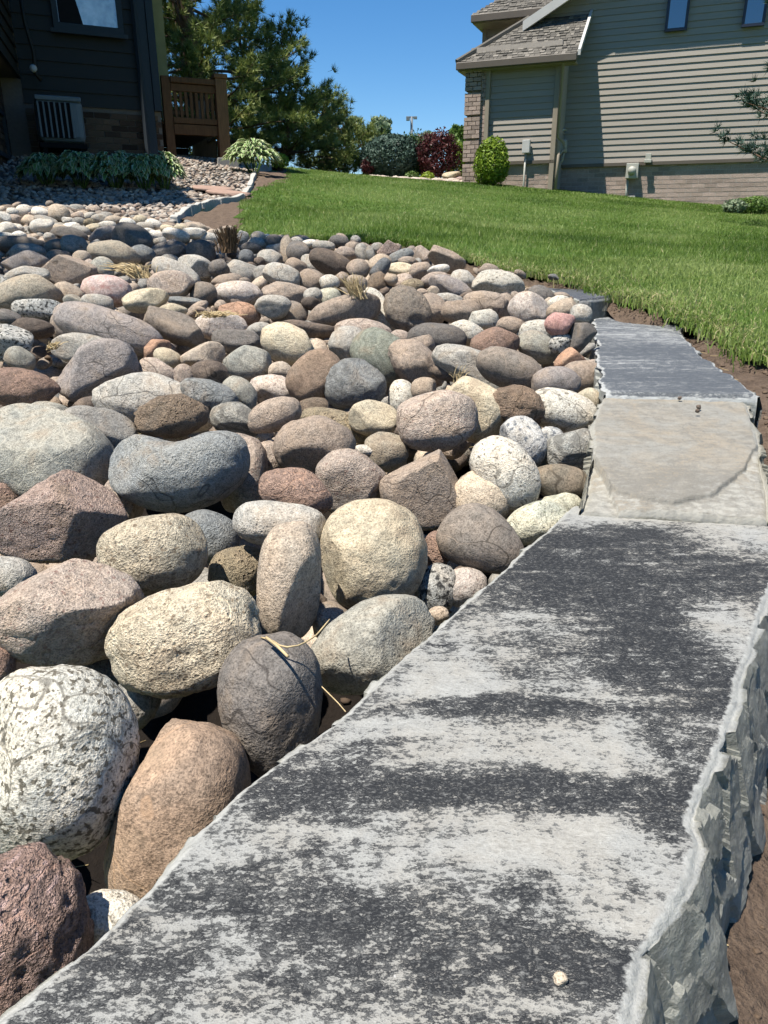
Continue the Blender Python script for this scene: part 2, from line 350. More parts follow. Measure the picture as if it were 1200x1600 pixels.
def facets(p, u, seed, n, su, sz, amp):
    """split-stone relief: each verts' height comes from the tilted chip it lies on"""
    rg = np.random.default_rng(seed); q = np.c_[u / su, (p[:, 2] + .25 * u) / sz]; lo, hi = q.min(0), q.max(0); m = max(6, int((hi - lo).prod() * n))
    S = rg.uniform(lo, hi, (m, 2)); a = rg.normal(0, 1, m); g = rg.normal(0, 1.0, (m, 2)); out = np.empty(len(q))
    for i in range(0, len(q), 4000):
        c = q[i:i + 4000] + .12 * np.c_[fbm(p[i:i + 4000] * 50, seed, 3), fbm(p[i:i + 4000] * 50 + 9, seed, 3)]; d = ((c[:, None] - S[None]) ** 2).sum(-1); k = d.argmin(1); e = c - S[k]; out[i:i + 4000] = a[k] * .5 + (e * g[k]).sum(1)
    return amp * out
def make_slab(name, left, right, thick, mat, label, rows=160, cols=90, seed=1, lslope=0.01, rslope=0.02, blobs=(), base_vein=0.5, wob=0.006, rimw=0.02, top_fn=None, endcap=0.01, tone_fn=None, topn=0.002, relief=0.004):
    """left/right: 3-D polylines along the two long edges of the top, near end first"""
    L = resample(left, rows); R = resample(right, rows)
    # uneven broken edges
    t = np.linspace(0, 1, rows); ln = np.linalg.norm(left[-1] - left[0])
    for E, s in ((L, 1), (R, 2)):
        w = R - L if E is R else L - R
        # direction outwards
        od = (L - R) if E is L else (R - L); od = od / np.linalg.norm(od, axis=1)[:, None]
        E += od * (wob * fbm(np.c_[t * ln * 14, np.full(rows, s * 3.1), np.zeros(rows)], seed + s, 5, 0.6))[:, None]
    prof = []
    nside = 30
    V = []; rim = []; S = []
    out = L - R; out[:, 2] = 0; out /= np.linalg.norm(out, axis=1)[:, None]
    wid = np.linalg.norm(L - R, axis=1)
    for k in range(nside):       # left face from the bottom up
        q = k / nside
        V.append(L + out * (lslope * (1 - q) + 0.004 * (1 - q))[..., None] if False else L + out * (lslope * (1 - q)) + np.array([0, 0, -thick * (1 - q)])); rim.append(np.full(rows, 1.0)); S.append(np.full(rows, 1.0))
    for k in range(cols + 1):
        q = k / cols; p = L * (1 - q) + R * q; e = np.minimum(q, 1 - q) * wid
        p = p.copy(); ch = np.clip(1 - e / 0.010, 0, 1); p[:, 2] -= 0.006 * ch ** 2
        V.append(p); rim.append(np.clip(1.15 - e / rimw, 0, 1) * 0.75); S.append(np.clip(0.25 * ch, 0, 1))
    for k in range(1, nside + 1):
        q = k / nside
        V.append(R - out * (rslope * q ** 0.75) + np.array([0, 0, -thick * q])); rim.append(np.full(rows, 1.0)); S.append(np.full(rows, 1.0))
    P = np.stack(V, 1); rim = np.stack(rim, 1); S = np.stack(S, 1); K = P.shape[1]
    flat = P.reshape(-1, 3).copy(); sf = S.reshape(-1)
    # rock relief: coarse on the broken faces, fine on the riven top
    o3 = np.repeat(out[:, None, :], K, 1).reshape(-1, 3).copy(); right_side = (np.arange(K) > K // 2); sg = np.where(right_side, -1.0, 1.0); o3 *= np.tile(sg, rows)[:, None]
    rel = fbm(flat * np.array([26, 26, 40]), seed + 9, 5, 0.6); rid = 1 - np.abs(fbm(flat * np.array([15, 15, 22]) + 5, seed + 11, 4, .55)) * 2
    fc = np.zeros(len(flat)); im = sf > .2; uu = np.repeat(t * ln, K); fc[im] = facets(flat[im], uu[im], seed + 31, 1.0, .045, .05, relief)
    flat += o3 * (sf * (fc + relief * 1.2 * (0.10 * rel + 0.10 * fbm(flat * np.array([95, 95, 130]), seed + 19, 3, .6))))[:, None]
    top = 1 - sf
    flat[:, 2] += top * (topn * fbm(flat * np.array([10, 14, 0]) + 3, seed + 13, 4, .55) + 0.0012 * fbm(flat * 60, seed + 15, 3, 0.6)) + sf * 0.004 * rel
    if top_fn is not None:
        tf = top_fn(flat) * (sf < 0.5); flat[:, 2] += tf; rim = np.maximum(rim, (np.clip(-tf / .008, 0, 1) * .42).reshape(rim.shape))
    I = np.arange(rows * K).reshape(rows, K)
    F = np.stack([I[:-1, :-1], I[:-1, 1:], I[1:, 1:], I[1:, :-1]], -1).reshape(-1, 4)
    # near and far end faces, and the underside
    verts = [flat]; faces = [F]; nv = len(flat); at_r = [rim.reshape(-1)]
    for row, sgn in ((0, -1), (rows - 1, 1)):
        ring = flat[I[row]]; c = ring.mean(0)
        tops = ring[nside:nside + cols + 1]; lay = 8; prev = I[row][nside:nside + cols + 1]
        dirn = (flat[I[row]].mean(0) - flat[I[min(max(row - sgn * 4, 0), rows - 1)]].mean(0)); dirn[2] = 0; dirn /= np.linalg.norm(dirn) + 1e-9
        for j in range(1, lay + 1):
            q = j / lay; w = tops + dirn * (endcap * math.sin(q * 2.6)) + np.array([0, 0, -thick * q])
            w = w + dirn * (0.009 * fbm(w * np.array([22, 22, 34]), seed + 21, 5, .6))[:, None]
            ids = np.arange(nv, nv + cols + 1); verts.append(w); at_r.append(np.ones(len(w))); nv += len(w)
            f = np.stack([prev[:-1], prev[1:], ids[1:], ids[:-1]], -1)
            faces.append(f if sgn > 0 else f[:, ::-1]); prev = ids
    verts = np.concatenate(verts); at_r = np.concatenate(at_r)
    me = mesh_np(name, verts, np.concatenate(faces), True)
    fl = np.empty(len(me.loops), np.int32); me.loops.foreach_get('vertex_index', fl); me.polygons.foreach_set('use_smooth', (at_r[fl].reshape(-1, 4).min(1) < .99))
    vein = np.full(len(verts), float(base_vein))
    for (cx, cy, rx, ry, val) in blobs:                    # dark (1) and pale (0) bands of this very stone, by place on its top
        c = at_z(cx, cy, left[0][2]); ex = at_z(cx + rx, cy, left[0][2]) - c; ey = at_z(cx, cy - ry, left[0][2]) - c
        u = (verts[:, 0] - c[0]) / max(abs(ex[0]), 1e-4); w = (verts[:, 1] - c[1]) / max(abs(ey[1]), 1e-4)
        wt = np.clip(1.6 - np.sqrt(u * u + w * w) * 1.05, 0, 1); vein = vein * (1 - wt) + (.1 if val < 0 else .26 + .62 * val) * wt
    for nm, arr in (('vein', vein), ('rim', at_r)):
        a = me.attributes.new(nm, 'FLOAT', 'POINT'); a.data.foreach_set('value', arr.astype(np.float32))
    o = link(name, me, mat); tag(o, label, 'stone slab', 'flat slabs of the edging wall')
    return o

Z1 = -0.40
def pl(pts, z): return np.array([at_z(x, y, zz) for (x, y), zz in zip(pts, z if not np.isscalar(z) else [z] * len(pts))])
DARK = lin(42, 45, 49, .46); PALE = lin(200, 201, 196, .52); WARM = lin(202, 194, 178, .52)
M_S1 = slab_mat('marbled black and white gneiss', DARK, PALE, WARM)
near_l = pl([(-260, 1840), (-120, 1700), (0, 1586), (117, 1485), (208, 1400), (303, 1297), (390, 1223), (463, 1165), (520, 1128), (600, 1052), (700, 958), (800, 876), (892, 790)], Z1)
near_r = pl([(990, 1840), (995, 1700), (1000, 1590), (1012, 1490), (1037, 1462), (1082, 1380), (1101, 1312), (1088, 1280), (1102, 1232), (1121, 1178), (1146, 1112), (1166, 1052), (1195, 960), (1225, 880), (1262, 806)], Z1)
BL = [(860, 1750, 500, 60, .7), (940, 905, 190, 90, 1.0), (1120, 880, 110, 45, .95), (1060, 1040, 120, 55, .95), (1000, 800, 190, 18, -.1), (1160, 838, 90, 22, 0.0), (1160, 985, 70, 45, .05),
      (700, 1068, 80, 28, -.05), (930, 1096, 110, 16, .1), (800, 990, 130, 40, .42), (790, 1108, 170, 16, .85), (720, 1160, 190, 32, .05), (930, 1170, 150, 34, .12), (1060, 1160, 60, 40, .75), (820, 1240, 290, 36, .95),
      (800, 1302, 190, 34, -.05), (1050, 1292, 60, 26, .9), (620, 1310, 110, 40, .25), (980, 1420, 120, 70, 0.0), (690, 1390, 120, 28, .35), (470, 1235, 90, 42, .85), (560, 1180, 70, 30, .5), (440, 1330, 90, 45, .45), (360, 1410, 150, 40, .85),
      (560, 1430, 170, 40, .75), (760, 1500, 200, 60, .72), (930, 1530, 90, 50, .9), (520, 1540, 170, 40, .45), (200, 1520, 110, 40, .7), (300, 1570, 150, 30, .5), (800, 1590, 300, 25, .35), (650, 1640, 400, 40, .55)]
make_slab('stone_slab', near_l, near_r, 0.17, M_S1, 'long black-and-white marbled stone slab filling the lower right foreground', 520, 150, 3, 0.01, 0.048, BL, 0.5, 0.008, 0.013, topn=0.0015, relief=0.0040)
M_S2 = slab_mat('tan topped grey stone', lin(148, 144, 134, .5), lin(190, 188, 178, .5), lin(200, 174, 134, .5), (3, 8, 8), .3)
tan_l = pl([(909, 781), (914, 770), (922, 720), (924, 690), (927, 660), (940, 618)], [-.375, -.370, -.348, -.336, -.325, -.303])
tan_r = pl([(1206, 798), (1200, 764), (1190, 712), (1180, 668), (1172, 640), (1164, 619)], [-.375, -.362, -.340, -.324, -.313, -.303])
_ck = np.array([at_z(x, y, -.345)[:2] for x, y in ((880, 660), (915, 700), (930, 722), (965, 742), (1010, 750), (1060, 755), (1120, 748), (1165, 725), (1200, 680))])
def chip(v):                                               # a thin layer has flaked off the front edge of this slab
    d = np.interp(v[:, 0] + .004 * fbm(v * 30, 6, 3), _ck[:, 0], _ck[:, 1]) + .006 * fbm(v * np.array([45, 45, 0]), 5, 4, .6) - v[:, 1]
    return -np.clip(d / .004, 0, 1) * .007 - .06 * np.clip(d, 0, .2) + np.where(d > .004, .004 * fbm(v * np.array([30, 40, 0]), 15, 4, .6), 0)
make_slab('stone_slab', tan_l, tan_r, 0.14, M_S2, 'tan square stone slab with a chipped front edge, behind the marbled slab', 240, 160, 23, 0.015, 0.03, [(1040, 680, 110, 45, .25), (1060, 770, 140, 22, .55)], 0.35, 0.006, 0.01, top_fn=chip, topn=0.003, endcap=.002)
M_S3 = slab_mat('blue grey banded slate', lin(88, 94, 101, .56), lin(196, 199, 198, .56), lin(166, 171, 173, .56), (2.0, 12, 12), .55)
Z3 = -0.292
dk_l = pl([(941, 612), (937, 575), (931, 535), (926, 502), (922, 474)], Z3)
dk_r = pl([(1177, 616), (1150, 592), (1112, 566), (1088, 548), (1066, 528), (1064, 508), (1048, 492), (1020, 476)], Z3)
make_slab('stone_slab', dk_l, dk_r, 0.15, M_S3, 'blue-grey banded stone slab with a wavy right edge beside the lawn', 220, 90, 31, 0.0, 0.02, [(1020, 520, 90, 14, .4), (1040, 548, 80, 10, .95), (1060, 590, 110, 14, .95), (990, 566, 80, 8, .5), (980, 490, 70, 8, .3)], 0.72, 0.02, 0.011, topn=.002)
M_S3b = slab_mat('tan stone', lin(140, 122, 96, .58), lin(176, 154, 120, .58), None, (3, 8, 8), .3)
make_slab('stone_slab', pl([(921, 478), (919, 470), (918, 466)], -0.285), pl([(1016, 477), (1008, 471), (1000, 467)], -0.285), 0.12, M_S3b, 'narrow tan stone strip at the far end of the blue-grey slab', 30, 40, 41, 0, 0, (), .4, .004, .004)
M_S4 = slab_mat('dark slate', lin(76, 80, 88, .6), lin(186, 188, 184, .58), None, (2.0, 10, 10), .4)
make_slab('stone_slab', pl([(905, 468), (870, 456), (842, 445), (826, 438)], -0.215), pl([(958, 462), (930, 452), (900, 444), (860, 437)], -0.215), 0.14, M_S4, 'dark flat stone slab with a pale side, at the lawn edge beyond the blue-grey slab', 80, 50, 51, 0.05, 0.0, (), .8, .008, .006)
make_slab('stone_slab', pl([(852, 438), (822, 434), (798, 431)], -0.2), pl([(850, 434), (824, 431), (800, 428.5)], -0.2), 0.1, M_S3b, 'thin brown stone slab edge low in the grass behind the cream boulder', 40, 20, 55, 0, 0, (), .4, .005, .004)
make_slab('stone_slab', pl([(800, 428), (765, 420), (722, 413)], -0.165), pl([(797, 424), (768, 416), (730, 410)], -0.165), 0.1, slab_mat('pale slate', lin(150, 155, 156, .6), PALE, None, (2, 9, 9), .3), 'thin pale stone slab farthest along the curved wall against the grass', 50, 24, 61, 0.01, 0, (), .25, .006, .004)

_b = np.array(pxy([q for q in LAWN_NEAR if 360 < q[0] < 1050])); grid_bank = tag(grid_sheet('bank_soil', -1.6, 2.0, 2.2, 6.4, .03, 0.0, M_SOIL, [tuple(q) for q in _b + (0, .15)] + [tuple(q) for q in (_b - (.02, .30))[::-1]], .015, 9), kind='structure')
_c = np.empty(len(grid_bank.data.vertices) * 3, np.float32); grid_bank.data.vertices.foreach_get('co', _c); _c = _c.reshape(-1, 3); _e = resample(_b, 300)
_dd = np.sqrt(((_c[:, None, :2] - _e[None]) ** 2).sum(-1).min(1)); _inl = inside(LAWN, _c[:, :2]); _c[:, 2] -= np.where(_inl, .03, .004 + np.minimum(.09, _dd * .4)); grid_bank.data.vertices.foreach_set('co', _c.ravel()); grid_bank.data.update()
# bare soil between the slabs and the lawn, sinking towards the stones
_in = np.concatenate([near_r[3:, :2] - (.03, 0), tan_r[:, :2] - (.02, 0), dk_r[:, :2] - (.02, 0)])
_so = tag(grid_sheet('soil_strip', 0.1, 3.4, 0.0, 3.9, 0.02, -0.012, M_SOIL, [(0.05, 0.05)] + [tuple(p) for p in near_r[:3, :2] - (.05, 0)] + [tuple(p) for p in _in] + pxy([(990, 462), (1020, 474), (1060, 490), (1100, 505), (1150, 526), (1210, 570)]) + [(2.4, 1.75), (3.3, 1.4), (3.3, 0.05)], 0.03, 5), kind='structure')
_sn = len(_so.data.vertices); _c = np.empty(_sn * 3, np.float32); _so.data.vertices.foreach_get('co', _c); _c = _c.reshape(-1, 3)
_e = resample(np.r_[near_r, tan_r, dk_r], 400); _d2 = ((_c[:, None, :2] - _e[None, :, :2]) ** 2).sum(-1); _k = _d2.argmin(1); _dd = np.sqrt(_d2.min(1))
_c[:, 2] = np.minimum(_c[:, 2], _e[_k, 2] - .03 + np.maximum(_dd - .03, 0) * .45)
_rise = _e[_k, 2] - .145 - .25 * _dd + .01 * fbm(_c * np.array([25, 25, 0]), 3, 4); _c[:, 2] = np.where(_c[:, 1] < 1.4, np.maximum(_c[:, 2], _rise), _c[:, 2]); _so.data.vertices.foreach_set('co', _c.ravel()); _so.data.update()
# ------------------------------------------------------------------ river rocks
def K8(c, k): return tuple(min(1, x * k) for x in c[:3]) + (1,)
def rock_mat(name, c, var=(0.72, 1.15), spot=None, sp=(160, 0.60, 0.68), bump=0.42, grit=1.0, pits=0.0, stripe=0.0, dirt=0.55):
    """weathered cobble: mottled body colour, mineral spots, pits, a little dried mud"""
    m = N(name, 0.82, 0.25); v = m.coord(); oi = m.n('ObjectInfo')
    n1 = m.noise(v, 15, 4, 0.62, 0.5); n2 = m.noise(v, 95, 3, 0.68); n3 = m.noise(v, 420, 2, 0.75)
    warm = (c[0] * 1.05, c[1] * 1.0, c[2] * 0.93, 1); cool = (c[0] * 0.95, c[1] * 1.0, c[2] * 1.04, 1)
    col = m.mix(m.ramp(n1, [(0.35, 0.0), (0.68, 1.0)]), K8(cool, var[0] + .12), K8(warm, 1.06))
    col = m.mix(1.0, col, m.ramp(n2, [(0.28, var[0] - .12), (0.5, 1.0), (0.72, var[1] + .1)]), 'MULTIPLY')
    col = m.mix(1.0, col, m.ramp(n3, [(0.30, 0.42), (0.48, 1.0), (0.70, 1.42)]), 'MULTIPLY')
    if stripe:
        w = m.n('TexWave'); w.inputs['Scale'].default_value = 22; w.inputs['Distortion'].default_value = 5; w.inputs['Detail'].default_value = 3; w.inputs['Detail Scale'].default_value = 2.5
        m.l(m.mapping(v, (.5, 1, 1), (.3, .4, 1.0)), w.inputs['Vector']); col = m.mix(m.math('MULTIPLY', m.ramp(w.outputs[0], [(0.3, 0.0), (0.75, 1.0)]), stripe), col, K8(c, 0.42))
    if spot is not None:
        sv = m.noise(m.mapping(v, (1, .7, 1.0)), sp[0], 3, 0.55); col = m.mix(m.ramp(sv, [(sp[1], 0.0), (sp[2], 1.0)]), col, spot)
    if dirt: col = m.mix(m.math('MULTIPLY', m.ramp(n1, [(0.54, 0.0), (0.68, 1.0)]), dirt), col, lin(158, 138, 114, .62))
    hv = m.n('HueSaturation'); m.l(col, hv.inputs['Color'])
    m.l(m.math('ADD', m.math('MULTIPLY', oi.outputs['Random'], 0.28), 0.88), hv.inputs['Value']); hv.inputs['Saturation'].default_value = 0.86
    pv = m.voro(v, 120, 'F1'); pit = m.math('MULTIPLY', m.ramp(pv, [(0.10, 1.0), (0.28, 0.0)]), m.ramp(n1, [(0.46, 0.0), (0.58, 1.0)]))
    h = m.math('ADD', m.math('MULTIPLY', n2, 0.85), m.math('MULTIPLY', n3, 0.55 * grit)); h = m.math('SUBTRACT', h, m.math('MULTIPLY', pit, 0.35 + pits))
    col = m.mix(m.math('MULTIPLY', pit, 0.5), hv.outputs[0], K8(c, .3))
    # a few stones carry veins or hairline cracks
    vv = m.voro(m.mix(0.10, v, m.noise(v, 14, 1, out=1)), 9, 'DISTANCE_TO_EDGE'); vk = m.math('MULTIPLY', m.ramp(vv, [(0.004, 1.0), (0.014, 0.0)]), m.ramp(oi.outputs['Random'], [(0.5, 0.0), (0.56, 0.75)]))
    col = m.mix(vk, col, m.mix(m.ramp(m.noise(v, 3, 1), [(.49, 0.0), (.51, 1.0)]), K8(c, .3), K8(c, 1.35))); h = m.math('SUBTRACT', h, m.math('MULTIPLY', vk, .15))
    return m.done(col, m.bump(h, min(1.0, bump * 1.05), 0.012))
A = 0.78
PAL = {
 'gr': ('grey', (140, 138, 132), {}), 'lg': ('light grey', (178, 173, 162), {}), 'dg': ('dark grey', (104, 99, 95), {}), 'bg': ('blue-grey', (140, 145, 145), dict(bump=.7)),
 'bgd': ('slate grey', (98, 102, 106), {}), 'bgr': ('rough blue-grey', (152, 155, 153), dict(bump=.8, stripe=.4)), 'gg': ('greenish grey', (156, 155, 143), {}), 'grn': ('green', (140, 147, 130), dict(stripe=.3)),
 'tan': ('tan', (188, 168, 144), {}), 'tan2': ('light tan', (200, 180, 152), {}), 'cream': ('cream', (206, 190, 156), {}), 'br': ('brown-grey', (158, 139, 121), {}), 'brn': ('warm brown', (150, 122, 97), dict(bump=.3)),
 'db': ('dark brown', (92, 78, 68), {}), 'dbg': ('brownish grey', (126, 114, 102), dict(bump=.25)), 'dbr': ('olive brown', (106, 94, 76), dict(bump=.25)), 'pk': ('pink', (196, 166, 150), dict(bump=.9, spot=lin(120, 84, 72, A))),
 'pkt': ('pinkish tan', (184, 164, 147), dict(bump=.6, spot=lin(140, 112, 98, A))), 'pk2': ('pale pink', (216, 184, 174), dict(spot=lin(180, 130, 118, A), sp=(50, .55, .7))), 'pkr': ('rosy pink', (182, 128, 120), {}),
 'red': ('reddish brown', (162, 126, 106), dict(bump=.8, spot=lin(190, 150, 120, A))), 'redr': ('rusty pink', (172, 136, 122), dict(bump=1.0, spot=lin(205, 170, 158, A), sp=(120, .58, .66), pits=.8, grit=1.6)),
 'org': ('orange-brown', (178, 130, 96), {}), 'pur': ('purplish grey', (146, 137, 133), {}), 'wh': ('white speckled', (208, 202, 186), dict(spot=lin(116, 108, 94, A), sp=(120, .60, .66), dirt=.2)),
 'whp': ('pinkish white', (206, 190, 176), dict(spot=lin(140, 118, 106, A))), 'whg': ('pale green-white', (196, 196, 172), dict(spot=lin(128, 130, 104, A), dirt=.1)), 'wh2': ('chalky white', (226, 219, 205), dict(dirt=.15)),
 'sp': ('salt-and-pepper', (176, 176, 170), dict(spot=lin(58, 58, 56, A), sp=(130, .52, .60), dirt=.1)), 'spl': ('grey flecked', (186, 186, 182), dict(spot=lin(104, 108, 112, A), sp=(120, .53, .62), dirt=.1)),
 'olv': ('olive tan', (168, 150, 116), dict(bump=1.0, pits=.6)), 'olvg': ('tan-grey', (164, 153, 132), {}), 'stripe': ('streaked grey', (168, 167, 158), dict(stripe=.7, bump=.7)), 'clod': ('crumbly brown', (158, 134, 108), dict(bump=1.0, pits=.8, grit=1.5)),
 'pit': ('pitted brown', (148, 135, 120), dict(bump=1.0, pits=.9)), 'knob': ('knobbly brown', (132, 106, 82), dict(bump=.7)), 'granite': ('white granite', (206, 201, 185), dict(spot=lin(98, 92, 78, A), sp=(185, .535, .60), bump=.4, dirt=.05)),
 'spt': ('buff speckled', (214, 199, 168), dict(spot=lin(140, 122, 96, A), sp=(130, .57, .66), bump=.8)),
}
RM = {}
def rmat(k):
    if k not in RM:
        nm, c, kw = PAL[k]; c = tuple(x * .8 + y * .2 for x, y in zip(c, (160, 145, 126))); RM[k] = rock_mat(nm + ' cobble', lin(*c, A), **kw)
    return RM[k]

_ICO = {}
def ico(sub):
    if sub not in _ICO:
        bm = bmesh.new(); bmesh.ops.create_icosphere(bm, subdivisions=sub, radius=1.0); bm.verts.ensure_lookup_table()
        _ICO[sub] = (np.array([v.co[:] for v in bm.verts]), np.array([[v.index for v in f.verts] for f in bm.faces])); bm.free()
    return _ICO[sub]

def rock_verts(sub, seed, p=2.15, taper=0.0, bend=0.0, facets=0, low=0.11, fine=0.02, cuts=(), fscale=6.0, ridged=0.0, dish=0.0, worn=2):
    d, F = ico(sub); rr = (np.abs(d) ** p).sum(1) ** (-1 / p); v = d * rr[:, None]
    rg = np.random.default_rng(seed)
    pl_ = [(np.array(c[:3]) / np.linalg.norm(c[:3]), c[3]) for c in cuts]
    for _ in range(facets):
        n = rg.normal(size=3); n[1] = -abs(n[1]) * .8; n /= np.linalg.norm(n); pl_.append((n, rg.uniform(0.55, 0.86)))
    for _ in range(worn):
        n = rg.normal(size=3); n /= np.linalg.norm(n); pl_.append((n, rg.uniform(0.64, 0.93)))
    v = v * (1 + low * fbm(d * 1.25 + seed * 3.7, seed, 3, .5))[:, None]
    for n, dd in pl_:
        s = v @ n - dd; v = v - n[None, :] * (np.where(s > 0, s - 0.05 * (1 - np.exp(-s / .05)), 0) * 0.97)[:, None]
    if taper:
        k = 1 + taper * v[:, 0]; v[:, 1] *= k; v[:, 2] *= k
    if dish: v[:, 2] -= dish * np.maximum(v[:, 2], 0) * np.exp(-((v[:, 0] - .05) / .42) ** 2)
    if bend: v[:, 2] += bend * (v[:, 0] ** 2 - .4)
    for ax in (0, 2):
        a, b = v[:, ax].min(), v[:, ax].max(); v[:, ax] = (v[:, ax] - a) / (b - a) * 2 - 1
    v[:, 1] /= max(np.abs(v[:, 1]).max(), 1e-6)
    f = fbm(v * fscale + seed, seed + 5, 4, .55)
    if ridged: f = f * (1 - ridged) + ridged * (0.5 - np.abs(fbm(v * fscale * 1.2 + 9, seed + 7, 4, .6)) * 2)
    v = v + d * (fine * f)[:, None]
    return v, F
STY = {'s': dict(), 'b': dict(p=2.7, low=.07), 'r': dict(fine=.05, fscale=5, low=.14), 'rr': dict(fine=.13, fscale=4.5, low=.2, ridged=.5), 'a': dict(facets=7, low=.12, fine=.02, p=2.5), 'ar': dict(facets=6, low=.14, fine=.05, p=2.4),
       'e': dict(taper=-.22), 'E': dict(taper=.22), 'bean': dict(bend=.3, dish=.3, p=2.3, low=.04), 'l': dict(p=2.5, low=.06), 'wedge': dict(facets=2, low=.08, fine=.035, cuts=((-.75, -.25, .8, .50), (.8, -.3, .7, .55), (.25, -1, -.25, .5)))}
